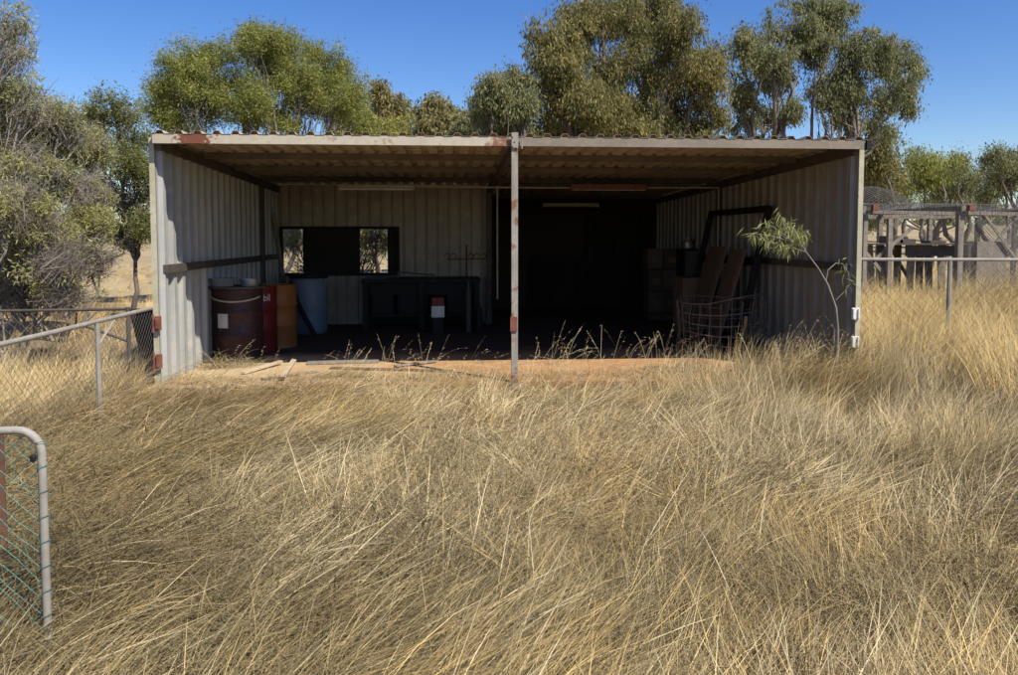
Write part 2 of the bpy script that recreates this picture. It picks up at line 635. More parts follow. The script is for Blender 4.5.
def fascia_mat():
    """cream paint with one long bare rusty stretch near the left end"""
    m = surf('cream_fascia', (.50, .45, .35), (.40, .35, .26), rough=.55, scale=3, c3=(.40, .33, .23), rust=(.22, .1, .055), rust_thr=(.58, .64))
    nt = m.node_tree
    N, L = nt.nodes, nt.links
    b = [n for n in N if n.type == 'BSDF_PRINCIPLED'][0]
    src = b.inputs['Base Color'].links[0].from_socket
    geo = N.new('ShaderNodeNewGeometry')
    sx = N.new('ShaderNodeSeparateXYZ'); L.new(geo.outputs['Position'], sx.inputs[0])
    c0 = at(199, 143, D).x
    sub = N.new('ShaderNodeMath'); sub.operation = 'SUBTRACT'; sub.inputs[1].default_value = c0
    L.new(sx.outputs[0], sub.inputs[0])
    ab = N.new('ShaderNodeMath'); ab.operation = 'ABSOLUTE'; L.new(sub.outputs[0], ab.inputs[0])
    nz = N.new('ShaderNodeTexNoise'); nz.inputs['Scale'].default_value = 22; nz.inputs['Detail'].default_value = 9
    L.new(geo.outputs['Position'], nz.inputs['Vector'])
    ml = N.new('ShaderNodeMath'); ml.operation = 'MULTIPLY_ADD'; ml.inputs[1].default_value = .5; L.new(nz.outputs[0], ml.inputs[0])
    L.new(ab.outputs[0], ml.inputs[2])
    mr = N.new('ShaderNodeMapRange'); mr.inputs['From Min'].default_value = .38; mr.inputs['From Max'].default_value = .44
    mr.inputs['To Min'].default_value = 1; mr.inputs['To Max'].default_value = 0
    L.new(ml.outputs[0], mr.inputs[0])
    mx = N.new('ShaderNodeMixRGB'); L.new(mr.outputs[0], mx.inputs[0]); L.new(src, mx.inputs[1])
    mx.inputs[2].default_value = (.17, .06, .035, 1)
    L.new(mx.outputs[0], b.inputs['Base Color'])
    return m


fl = channel('fascia', (XL + .02, D - .17, FZT), (XC - .036, D - .17, FZT), .05, .095, fascia_mat(), shed)
fl['label'] = 'cream fascia of the left bay with a bare rusty stretch'
fr = channel('fascia', (XC + .036, D - .17, FZT), (XR + .01, D - .17, FZT), .05, .095, M['beige'], shed)
fr['label'] = 'dull beige fascia of the right bay'

# posts
def post(x, y, zb, zt_, w, d, mat, name='front_post'):
    mb = MB()
    mb.box((x, y - d / 2 + .003, (zb + zt_) / 2), (w, .005, zt_ - zb))
    mb.box((x - w / 2 + .003, y + .003, (zb + zt_) / 2), (.005, d - .006, zt_ - zb))
    mb.box((x + w / 2 - .003, y + .003, (zb + zt_) / 2), (.005, d - .006, zt_ - zb))
    return mb.build(name, mat, shed, bevel=.001)


pl_ = post(XL - .034, D - .025, -.05, zroof(D) - .0, .052, .06, M['cream'])
for py in (323, 361):
    z = at(156, py, D - .05).z
    mb = MB().box((XL + .0, D - .085, z), (.06, .045, .15)).box((XL - .0, D - .11, z), (.035, .02, .11))
    mb.tube([(XL - .045, D - .1, z - .1), (XL - .045, D - .1, z + .1)], .012, 8)
    mb.build('hinge_bracket', M['rustred'], pl_, bevel=.004)
pc = post(XC, D - .175, -.06, zroof(D) + .01, .068, .06, M['galv_rust'])
mb = MB().box((XC + .0, D - .223, FZT + .01), (.07, .012, .16)).box((XC + .075, D - .215, FZT - .02), (.012, .03, .12))
for i in range(3):
    mb.tube([(XC - .02 + .02 * (i % 2), D - .24, FZT - .05 + .05 * i), (XC - .02 + .02 * (i % 2), D - .225, FZT - .05 + .05 * i)], .009, 6)
mb.build('top_bracket', M['galv'], pc)
mb = MB().box((XC - .012, D - .218, at(514, 322, D).z), (.075, .012, .155))
mb.build('latch_plate', M['rustred'], pc, bevel=.003)
pr_ = post(XR + .036, D - .025, -.05, zroof(D) - .005, .056, .06, M['cream'])
for py in (313, 341):
    z = at(857, py, D).z
    MB().box((XR + .0, D - .07, z), (.09, .02, .13)).box((XR - .03, D - .088, z), (.02, .02, .11)).box((XR + .03, D - .088, z), (.02, .02, .11)).build('hinge_bracket', M['white'], pr_, bevel=.003)
MB().box((XR + .045, D - .165, zroof(D) - .03), (.055, .06, .10)).build('tube_end_shade', M['black'], pr_)  # black box stands for the shade inside the open tube end

# rafters, purlins, girts, inner columns, conduit
def rafter(x, y0, y1, w=.05, h=.11):
    mb = MB()
    y0 -= .15
    mb.bar((x, y0, zroof(y0) - .075), (x, y1, zroof(y1) - .075), w, h)
    mb.build('rafter', M['steel_dk'], shed)


rafter(XL + .055, D + .05, YBL - .08)
rafter(XC, D + .05, YBL + .5)
rafter(XR - .06, D + .05, YBR - .08)
for y in (D + 1.35, D + 2.75, YM, YBR - .7):
    MB().bar((XL + .09, y, zroof(y) - .02), (XR - .1, y, zroof(y) - .02), .05, .075).build('purlin', M['purlin'] if y < 12 else M['steel_dk'], shed)
gzL = at(162, 268.5, D).z
for x, y1, sgn in ((XL, YBL, 1), (XR, YBR, -1)):
    MB().bar((x + sgn * .058, D + .02, gzL - .005), (x + sgn * .058, y1 - .1, gzL - .005), .05, .085).build('girt', M['steel_dk'], shed)
for x in (XL + .075, XR - .075):
    MB().box((x, YM, zroof(YM) / 2 - .02), (.07, .08, zroof(YM) - .12)).build('inner_column', M['steel_dk'], shed)
xk = at(490, 250, YBL - .1).x
MB().box((xk - .02, YBL - .16, zroof(YBL) / 2 - .04), (.09, .09, zroof(YBL) - .14)).build('inner_column', M['steel_dk'], shed)
zc = at(600, 188, YM - .1).z
mb = MB().tube([at(378, 186.5, YM - .1), (at(550, 187, YM - .1).x, YM - .1, zc), (XR - .12, YM - .1, zc + .015), (XR - .12, YM - .1, zc - .02), (XR - .12, YM - .1, 1.0)], .014, 6)
mb.tube([(xk + .05, YM - .1, zc - .01), (xk + .05, YM - .1, .6)], .012, 6)
mb.build('conduit', M['metal_lt'], shed)


# ------------------------------------------------------------------ ceiling lights
def batten(px0, px1, py, Y, mat, label, h=.045, reflector=False):
    a, b = at(px0, py, Y), at(px1, py, Y)
    t = empty('ceiling_light', ((a.x + b.x) / 2, Y, a.z), label, 'ceiling light', 'tube lights under the shed roof')
    mb = MB().box(((a.x + b.x) / 2, Y, a.z + .015), (b.x - a.x, .1, h))
    mb.build('housing', mat, t, bevel=.004)
    MB().tube([(a.x + .03, Y - .03, a.z - .025), (b.x - .03, Y - .03, a.z - .025)], .014, 8).build('tube', M['white'] if not reflector else M['tube'], t)
    for x in (a.x + .015, b.x - .015):
        MB().box((x, Y - .03, a.z - .022), (.025, .045, .04)).build('end_cap', mat, t)
    for q in (.2, .8):
        x = a.x + (b.x - a.x) * q
        MB().tube([(x, Y, a.z + .03), (x, Y, zroof(Y) + .02)], .006, 5).build('hanger', M['steel_dk'], t)


batten(338, 415, 187.5, YM - .25, M['tube'], 'long beige tube light hanging under the roof of the left bay')
batten(571, 646, 188, YM - .2, M['tube_or'], 'rusty red tube light hanging at the front of the right bay', .09)
batten(543, 599, 205, YBR - 1.2, M['tube'], 'dim tube light hanging deep at the back of the right bay', reflector=True)


# ------------------------------------------------------------------ drums
def drum_profile(r=.287, h=.88):
    p = [(r - .02, .006), (r + .006, 0), (r + .008, .012), (r, .024), (r, .025)]
    for z0 in (.3, .58):
        p += [(r, h * z0 / .88), (r + .011, h * z0 / .88 + .012), (r + .011, h * z0 / .88 + .022), (r, h * z0 / .88 + .034)]
    p += [(r, h - .024), (r + .008, h - .012), (r + .006, h), (r - .004, h), (r - .01, h - .02), (r - .03, h - .022), (.02, h - .022)]
    return p


def drum(px, pyb, mat, label, r=.287, h=.88, name='oil_drum'):
    g = on_ground(px, pyb, FZ)
    t = empty(name, g, label, 'drum', 'drums along the left wall')
    MB().lathe(drum_profile(r, h), g, 48).build('barrel', mat, t, smooth=True, angle=50)
    MB().lathe([(.028, h - .021), (.028, h - .008), (.02, h - .006)], g + Vector((.17, -.05, 0)), 12).build('bung', M['tin'], t)
    return t, g


dm, gm = drum(238.5, 358, M['maroon'], 'dark maroon steel drum with a white paper label and pans on top', .315, .9)
# paper label wrapped on the barrel, tube imitating the lid rim's shading
def wrap(mb, g, r, a0, a1, z0, z1, n=6):
    vs, fs = [], []
    for i in range(n + 1):
        a = a0 + (a1 - a0) * i / n
        vs += [(g.x + r * math.cos(a), g.y + r * math.sin(a), g.z + z0), (g.x + r * math.cos(a), g.y + r * math.sin(a), g.z + z1)]
    for i in range(n):
        fs.append((2 * i, 2 * i + 2, 2 * i + 3, 2 * i + 1))
    return mb.add(vs, fs)


wrap(MB(), gm, .319, R(-123), R(-97), .42, .61).build('paper_label', M['paper'], dm)
mb = MB()
pts = [gm + Vector((.325 * math.cos(R(a)), .325 * math.sin(R(a)), .80 - .05 * math.sin((a + 150) / 130 * math.pi))) for a in range(-150, -19, 10)]
mb.tube(pts, .011, 6).build('rim_shade_line', M['plank'], dm)
# round board over the drum, then two pans
bd = tag(MB().lathe([(.30, 0), (.352, .006), (.352, .026), (.33, .03), (.01, .03)], gm + Vector((0.0, 0, .902)), 32).build('drum_lid', M['steel_dk']), 'dark round board laid over the maroon drum', 'lid')


def pan(c, r, h, mat, label):
    t = empty('metal_pan', c, label, 'pan')
    MB().lathe([(r * .9, 0), (r, h), (r + .012, h), (r + .012, h + .006), (r - .006, h + .004), (r * .88, .012), (.01, .012)], c, 28).build('bowl', mat, t, smooth=True, angle=40)
    MB().tube([c + Vector((-r - .01, -.04, h - .02)), c + Vector((-r - .04, -.02, h - .02)), c + Vector((-r - .04, .02, h - .02)), c + Vector((-r - .01, .04, h - .02))], .006, 6).build('handle', mat, t)


pan(gm + Vector((-.165, -.06, .933)), .15, .095, M['galv'], 'wide grey pan on the left of the maroon drum lid')
pan(gm + Vector((.165, -.04, .933)), .12, .085, M['tin'], 'small light tin pan on the right of the maroon drum lid')

dr_, g2 = drum(256, 350.5, M['red'], 'bright red steel drum with white lettering behind the maroon drum')
# lettering "bil"
cu = bpy.data.curves.new('lettering', 'FONT'); cu.body = 'bil'; cu.size = .125; cu.extrude = .001
to = bpy.data.objects.new('lettering_tmp', cu); C.objects.link(to)
bpy.context.view_layer.update()
me = bpy.data.meshes.new_from_object(to.evaluated_get(bpy.context.evaluated_depsgraph_get()))
C.objects.unlink(to); bpy.data.objects.remove(to)
cen = on_ground(256, 350.5, FZ)
# which bearing on the drum is seen at px 264..273 ?
dirc = math.atan2(-cen.y, -cen.x)          # bearing from drum to camera
vs = []
for v in me.vertices:
    a = dirc + .36 + (v.co.x * .95) / .29
    rr = .2895 + v.co.z
    vs.append((rr * math.cos(a), rr * math.sin(a), (.70 + v.co.y * 1.0)))
for v, c in zip(me.vertices, vs):
    v.co = c
me.materials.append(M['letter'])
lo = bpy.data.objects.new('lettering', me); C.objects.link(lo); lo.parent = dr_

do_, g3 = drum(276.5, 346, M['orange'], 'orange steel drum showing between the red drum and the blue barrel')

# blue plastic barrel
gb = on_ground(309.5, 333.5, FZ)
gb = Vector((gb.x, min(gb.y, YBL - .45), FZ))
tb = empty('plastic_barrel', gb, 'pale blue plastic barrel with a dark lid by the back wall', 'barrel', 'drums along the left wall')
MB().lathe([(.24, 0), (.275, .03), (.29, .1), (.295, .3), (.288, .33), (.295, .36), (.295, .64), (.288, .67), (.295, .7), (.285, .86), (.25, .93), (.01, .93)], gb, 40).build('barrel', M['blue'], tb, smooth=True, angle=50)
MB().lathe([(.30, .90), (.305, .91), (.305, .955), (.29, .965), (.01, .965)], gb, 40).build('lid', M['black'], tb, smooth=True, angle=40)
# dark hose / bar leaning on it
a = gb + Vector((-.24, -.25, .85)); b_ = gb + Vector((.16, -.42, .01))
tag(MB().tube([a, a.lerp(b_, .4) + Vector((-.02, 0, -.03)), b_], .035, 8).build('leaning_pipe', M['black'], smooth=True), 'black pipe leaning across the front of the blue barrel', 'pipe')
# long pole in the back corner
tag(MB().bar(at(273, 213, 13.9), Vector((at(292, 290, 13.7).x, 13.6, FZ)), .07, .04).build('leaning_pole', M['wood'], bevel=.004), 'long grey timber pole leaning in the back left corner', 'pole')

# small concrete block near left wall
gq = on_ground(206, 352, FZ)
tag(MB().box(gq + Vector((-.02, 0, .1)), (.1, .2, .2)).build('concrete_block', M['wood'], bevel=.008), 'small dark block standing against the left wall', 'block')

# ------------------------------------------------------------------ bench mass in left bay
bx0, bx1 = at(364, 300, 13.6).x, at(480, 300, 13.6).x
bt = empty('work_bench', ((bx0 + bx1) / 2, 13.6, FZ), 'long black workbench under the window of the left bay', 'workbench')
zb = at(400, 279, 13.3).z
MB().box(((bx0 + bx1) / 2, 13.65, zb - .03), (bx1 - bx0, .9, .06)).build('bench_top', M['black'], bt, bevel=.004)
for x in (bx0 + .06, (bx0 + bx1) / 2, bx1 - .06):
    for y in (13.28, 14.02):
        MB().box((x, y, (FZ + zb - .06) / 2 + .01), (.09, .09, zb - .06 - FZ - .005)).build('leg', M['black'], bt)
MB().box(((bx0 + bx1) / 2, 13.66, .30), (bx1 - bx0 - .2, .74, .03)).build('shelf', M['black'], bt)
MB().box(((bx0 + bx1) / 2, 14.07, FZ + (zb - FZ) / 2), (bx1 - bx0 - .04, .02, zb - FZ - .07)).build('back_panel', M['black'], bt)
MB().box(((bx0 + bx1) / 2, 13.35, zb - .17), (bx1 - bx0 - .22, .03, .2)).build('apron', M['black'], bt)
# dark cabinets standing under the bench
for i, (q0, q1, lab) in enumerate(((372, 394, 'black steel cabinet under the left end of the workbench'), (398, 428, 'narrow black steel cabinet under the middle of the workbench'), (447, 474, 'black steel cabinet under the right end of the workbench'))):
    x0, x1 = at(q0, 300, 13.5).x, at(q1, 300, 13.5).x
    t = empty('steel_cabinet', ((x0 + x1) / 2, 13.6, .315), lab, 'cabinet', 'cabinets under the workbench')
    MB().box(((x0 + x1) / 2, 13.66, .315 + .19), (x1 - x0, .55, .38)).build('body', M['black'], t, bevel=.004)
    MB().box(((x0 + x1) / 2, 13.37, .315 + .19), (x1 - x0 - .04, .02, .33)).build('door', M['black'], t, bevel=.003)
# thin bar frame on top of bench
mb = MB()
A, B_ = at(398, 272, 13.4), at(434, 275, 13.2)
mb.bar((A.x, 13.4, zb), A, .025, .025).bar(A, B_, .025, .025).bar(B_, (B_.x, 13.25, zb), .025, .025)
tag(mb.build('bar_frame', M['steel_dk']), 'thin dark bar frame standing on the workbench', 'frame')
# red and white tin
p = at(438, 318, 12.9)
p = Vector((p.x, 12.9, FZ))
t = empty('chemical_tin', p, 'red and white container standing before the workbench', 'container')
zt1, zt2, zt3 = at(438, 317, 12.9).z, at(438, 305.5, 12.9).z, at(438, 297, 12.9).z
MB().box((p.x, 12.9, (FZ + zt1) / 2), (.17, .15, zt1 - FZ)).build('base', M['black'], t)
MB().box((p.x, 12.9, (zt1 + zt2) / 2), (.21, .18, zt2 - zt1)).build('body', M['white'], t, bevel=.01)
MB().box((p.x, 12.9, (zt3 + zt2) / 2), (.20, .175, zt3 - zt2 - .003)).build('cap', M['red'], t, bevel=.012)

# iron hook stand in front of the back wall
x0 = at(466.5, 250, 14.05).x
Yh = 14.05
t = empty('hook_stand', (x0, Yh, zb), 'black iron stand with curled wire hooks before the beige wall', 'hook stand')
ztop, zarm = at(466, 245, Yh).z, at(466, 259, Yh).z
MB().tube([(x0, Yh, zb), (x0, Yh, ztop)], .018, 6).build('stem', M['rust'], t)
MB().tube([(x0 - .33, Yh - .02, zarm), (x0 + .33, Yh - .02, zarm)], .010, 6).build('cross_bar', M['rust'], t)
for i, dx in enumerate((-.32, -.2, .1, .2, .32)):
    q = [(x0 + dx + .045 * math.cos(a) - .02, Yh - .03, zarm + .05 + .05 * math.sin(a)) for a in np.linspace(R(-70), R(170), 9)]
    MB().tube(q, .008, 5).build('hook', M['rust'], t)
# two pale pipes / bottles right of bench
for px, pyb, pyt, rad, lab, mt in ((468.5, 322, 281, .045, 'tall grey cylinder standing right of the workbench', M['steel_dk']), (479, 330, 303, .06, 'short dark bottle standing beside the inner column', M['black'])):
    c = at(px, pyb, 13.05); zt_ = at(px, pyt, 13.05).z
    h = zt_ - FZ
    tag(MB().lathe([(rad * .9, 0), (rad, .02), (rad, h * .75), (rad * .5, h * .88), (rad * .4, h)], (c.x, 13.05, FZ), 16).build('gas_bottle', mt, smooth=True), lab, 'bottle')


# ------------------------------------------------------------------ right bay: boxes, carton, frames, ring
def crate(px0, px1, py0, py1, Y, depth, mat, label, name='storage_box', zbase=None):
    a, b = at(px0, py0, Y), at(px1, py1, Y)
    z0 = b.z if zbase is None else zbase
    c = Vector(((a.x + b.x) / 2, Y + depth / 2, z0))
    t = empty(name, c, label, 'box', 'boxes stacked along the right wall')
    w, h = b.x - a.x, a.z - z0
    MB().box(c + Vector((0, 0, h / 2)), (w, depth, h)).build('body', mat, t, bevel=.006)
    MB().box(c + Vector((0, -.004, h - .012)), (w + .02, depth + .02, .03)).build('lid', mat, t, bevel=.004)
    # label strip / flap seam
    MB().box(c + Vector((0, -depth / 2 - .003, h * .45)), (w * .5, .004, h * .3)).build('flap', M['panel'], t)
    return a.z


Yb = 14.6
rows = [(335, 314), (314, 292), (292, 270), (270, 249)]
zl = FZ
nm = ['bottom', 'second', 'third', 'top']
for ri, (y1, y0) in enumerate(rows):
    for ci, (x0, x1) in enumerate(((649, 663), (664, 683))):
        m = surf('box_card', *(((.12, .085, .055), (.09, .06, .042)) if (ri + ci) % 2 else ((.08, .055, .04), (.06, .042, .03))), rough=.85)
        zz = at(660, y0, Yb).z
        crate(x0 + random.uniform(-1, 1), x1, y0, y1, Yb, .4, m, '%s cardboard box of the %s stack left of the brown carton' % ({'bottom': 'lowest', 'second': 'second lowest', 'third': 'second highest', 'top': 'topmost'}[nm[ri]], 'left' if ci == 0 else 'right'), zbase=zl + .018 * ri)
    zl = at(660, y0, Yb).z - .018 * ri
xs_ = at(686, 250, 13.9), at(700, 250, 13.9)
# dark cabinet with a small jug on top
a, b = at(684, 249, 14.1), at(702, 249, 14.1)
t = empty('steel_locker', ((a.x + b.x) / 2, 14.3, FZ), 'dark steel locker between the cardboard boxes and the right wall', 'locker')
MB().box(((a.x + b.x) / 2, 14.35, FZ + (a.z - FZ) / 2), (b.x - a.x, .45, a.z - FZ)).build('body', M['black'], t, bevel=.005)
MB().box(((a.x + b.x) / 2, 14.115, FZ + (a.z - FZ) / 2), (b.x - a.x - .05, .02, a.z - FZ - .08)).build('door', M['steel_dk'], t, bevel=.003)
c = Vector((at(688, 249, 14.3).x, 14.3, a.z))
t = empty('metal_jug', c, 'small dull metal jug on top of the dark locker', 'jug')
MB().lathe([(.085, 0), (.1, .02), (.1, .12), (.06, .17), (.065, .2), (.01, .2)], c, 20).build('body', M['tin'], t, smooth=True)
MB().tube([c + Vector((.09, 0, .13)), c + Vector((.15, 0, .12)), c + Vector((.15, 0, .05)), c + Vector((.1, 0, .03))], .01, 6).build('handle', M['tin'], t)

crate(683, 714, 278, 330, 12.4, .55, M['carton'], 'large open brown carton behind the wire ring', 'carton', zbase=FZ)

# leaning black steel frame on right wall
Xw = XR - .10
fy0, fy1 = 10.75, 13.2
zf = 2.0
lean = .42
def fr_pt(y, s):          # s 0 bottom .. 1 top
    return Vector((Xw - lean * (1 - s) - .03, y - .35 * (1 - s) * 0, FZ + .03 + (zf - FZ) * s))
t = empty('leaning_gate', fr_pt((fy0 + fy1) / 2, 0), 'big black steel gate frame leaning against the right wall', 'gate frame')
for name, p0, p1 in (('upright', fr_pt(fy0, 0), fr_pt(fy0, 1)), ('upright', fr_pt(fy1, 0), fr_pt(fy1, 1)), ('rail', fr_pt(fy0 + .04, .98), fr_pt(fy1 - .04, .98)), ('rail', fr_pt(fy0 + .04, .02), fr_pt(fy1 - .04, .02)), ('rail', fr_pt(fy0 + .04, .6), fr_pt(fy1 - .04, .6))):
    MB().bar(p0, p1, .06, .09).build(name, M['black'], t, bevel=.004)
# brown panels leaning behind the ring
def panel(y0, y1, z1, xoff, label, shear):
    t = empty('door_panel', (Xw - .55, (y0 + y1) / 2, FZ), label, 'panel', 'brown panels leaning on the right wall')
    b0, b1 = Vector((Xw - .72 - xoff, y0 - shear, FZ)), Vector((Xw - .72 - xoff, y1 - shear, FZ))
    t0, t1 = Vector((Xw - .30 - xoff, y0, z1)), Vector((Xw - .30 - xoff, y1, z1))
    n = (b1 - b0).cross(t0 - b0).normalized() * .018
    vs = [p + n for p in (b0, b1, t1, t0)] + [p - n for p in (b0, b1, t1, t0)]
    MB().add(vs, [(0, 1, 2, 3), (7, 6, 5, 4), (0, 4, 5, 1), (1, 5, 6, 2), (2, 6, 7, 3), (3, 7, 4, 0)]).build('board', M['panel'], t, bevel=.003)
    MB().bar(b0 - n * 2 + (b1 - b0) * .05, t0 - n * 2 + (t1 - t0) * .05, .03, .05).bar(b1 - n * 2 - (b1 - b0) * .05, t1 - n * 2 - (t1 - t0) * .05, .03, .02).build('edge_strip', M['rust'], t)


panel(10.9, 11.4, 1.42, .0, 'brown panel leaning on the right wall nearest the front inside the black frame', .05)
panel(11.55, 12.25, 1.45, .04, 'second brown panel leaning just behind the front one', .05)

# wire ring
cr = on_ground(721, 348, FZ)
cr = Vector((at(721, 330, 10.4).x, 10.4, FZ)); rr = (at(764, 300, 10.4).x - at(679, 300, 10.4).x) / 2
hz = at(720, 302, 10.4).z - FZ
t = empty('wire_ring', cr, 'round cage of rusty wire mesh standing at the front of the right bay', 'wire cage')
mb = MB()
for k in range(6):
    z = FZ + .03 + hz * k / 5
    pts = []
    for i in range(41):
        a = 2 * math.pi * i / 40
        w = 1 + .03 * math.sin(3 * a + k) + .02 * math.sin(7 * a + 2 * k)
        pts.append((cr.x + rr * w * math.cos(a), cr.y + rr * .9 * w * math.sin(a), z + .03 * math.sin(2 * a + k * .7) + (.08 * max(0, math.sin(a + 2.2)) if k == 5 else 0)))
    mb.tube(pts, .0065, 5, cap=False)
mb.build('hoop', M['wire'], t)
mb = MB()
for i in range(26):
    a = 2 * math.pi * i / 26 + .05
    pts = []
    for k in range(6):
        w = 1 + .03 * math.sin(3 * a + k) + .02 * math.sin(7 * a + 2 * k)
        pts.append((cr.x + rr * w * math.cos(a), cr.y + rr * .9 * w * math.sin(a), FZ + hz * k / 5 + .02 + .03 * math.sin(2 * a + k * .7)))
    mb.tube(pts, .005, 4)
mb.build('upright_wire', M['wire'], t)
# pale stake next to it
tag(MB().bar(on_ground(741, 352, FZ), at(746, 317, 9.75), .035, .02).build('stake', M['wood']), 'thin pale stake leaning before the wire cage', 'stake')

# timber offcuts on the earth at the left front
def plank(a, b, w, h, label, mat=M['plank']):
    a = Vector(a); b = Vector(b)
    tag(MB().bar(a, b, w, h).build('plank', mat, bevel=.004), label, 'plank', 'timber offcuts on the shed floor edge')


plank(on_ground(243, 373, FZ + .02), on_ground(281, 361.5, FZ + .04), .055, .03, 'pale narrow plank lying left of the others beside the maroon drum')
plank(on_ground(283, 376, FZ + .06) , on_ground(294, 360, FZ + .03), .06, .025, 'short pale plank pointing out of the shed')
plank(on_ground(307, 363, FZ + .015), on_ground(379, 361, FZ + .015), .16, .025, 'wide grey board lying along the shadow edge', M['wood'])
plank(on_ground(262, 379, FZ + .015), on_ground(318, 371, FZ + .015), .045, .02, 'dark thin batten lying nearest the grass on the left', M['wood'])
plank(on_ground(395, 366, FZ + .02), on_ground(436, 361, FZ + .02), .07, .02, 'short grey offcut lying left of the centre post', M['wood'])
plank(on_ground(330, 368, FZ + .01), on_ground(452, 371, FZ + .01), .10, .018, 'long brown lath lying flat on the earth', M['panel'])


# ------------------------------------------------------------------ vegetation helpers
def split_lobes(cents, rads, m=9):
    """break each smooth lobe into uneven smaller clumps round a thinner core"""
    cs, rs = [cents], [rads * .62]
    for k in range(m):
        d = RG.normal(size=cents.shape); d /= np.linalg.norm(d, axis=1)[:, None]
        f = RG.uniform(.22, .5, (len(cents), 1))
        cs.append(cents + d * rads * (1.08 - f))
        rs.append(rads * f * np.array([1, 1, 1.15]) * RG.uniform(.75, 1.15, rads.shape))
    return np.concatenate(cs), np.concatenate(rs)


def leaf_cloud(cents, rads, n_sub, n_leaf, size, droop, cols, jit=.5, sub_r=.25, wid=.17, up=0.0, cull=.34):
    """cents (k,3), rads (k,3): leaves gathered in small bunches through each lobe's outer volume"""
    cents = np.array(cents, float); rads = np.array(rads, float)
    cents, rads = split_lobes(cents, rads)
    vol = (rads[:, 0] * rads[:, 1] * rads[:, 2]) ** (2 / 3.)
    pk = vol / vol.sum()
    li = RG.choice(len(cents), n_sub, p=pk)
    d = RG.normal(size=(n_sub, 3)); d /= np.linalg.norm(d, axis=1)[:, None]
    d[:, 2] = np.where(d[:, 2] < -.55, d[:, 2] * .4, d[:, 2])
    rr = RG.random(n_sub) ** (1 / 2.2)
    sc = cents[li] + d * rads[li] * rr[:, None]
    sr = sub_r * (0.5 + RG.random(n_sub)) * np.where(rr > .8, .5, 1.0)
    fq = 1.0 / max(.55, float(rads.mean()) * 1.6)
    nv = vnoise(sc[:, 0] + .6 * sc[:, 2], sc[:, 1] * .7 - .5 * sc[:, 0] + sc[:, 2], fq * 1.5, 19) * .6 + vnoise(sc[:, 2] - sc[:, 1], sc[:, 0] + .3 * sc[:, 2], fq * 2.4, 53) * .4
    kp = nv > np.quantile(nv, cull)
    sc, sr, d = sc[kp], sr[kp], d[kp]
    n_sub = len(sc)
    bi = np.repeat(np.arange(n_sub), n_leaf)
    n = len(bi)
    off = np.clip(RG.normal(size=(n, 3)) * .45, -.85, .85)
    base = sc[bi] + off * sr[bi][:, None] * np.array([1, 1, 1.15])
    outw = d[bi]
    L = RG.normal(size=(n, 3)) * jit + outw * .35 + np.array([0, 0, -droop + up])
    L /= np.linalg.norm(L, axis=1)[:, None]
    Sd = np.cross(L, RG.normal(size=(n, 3))); Sd /= np.linalg.norm(Sd, axis=1)[:, None] + 1e-9
    ln = size * (.55 + .9 * RG.random(n)); w = ln * wid * (.7 + .6 * RG.random(n))
    mid = base + L * (ln * .45)[:, None]
    tip = base + L * ln[:, None] + np.array([0, 0, -.12]) * ln[:, None] * droop
    V = np.stack([base, mid + Sd * w[:, None], tip, mid - Sd * w[:, None]], 1).reshape(-1, 3)
    Fq = np.arange(n * 4).reshape(-1, 4)
    cols = np.array(cols, float)
    ci = RG.random(n_sub)
    cc = cols[0] * (1 - ci)[:, None] + cols[1] * ci[:, None]
    pick = RG.random(n_sub) < .16
    cc[pick] = cols[2]
    T = cc[bi] * (.8 + .4 * RG.random(n))[:, None]
    return V, Fq, np.repeat(T, 4, axis=0)


def limb_path(a, b, wob, n=6, sag=.0):
    a = np.array(a); b = np.array(b)
    t = np.linspace(0, 1, n)[:, None]
    p = a + (b - a) * t
    L = np.linalg.norm(b - a)
    ph = RG.random(3) * 6
    for k in range(3):
        p[:, k] += wob * L * np.sin(t[:, 0] * math.pi * (1.3 + RG.random()) + ph[k]) * np.sin(t[:, 0] * math.pi)
    p[:, 2] += sag * L * np.sin(t[:, 0] * math.pi)
    return p


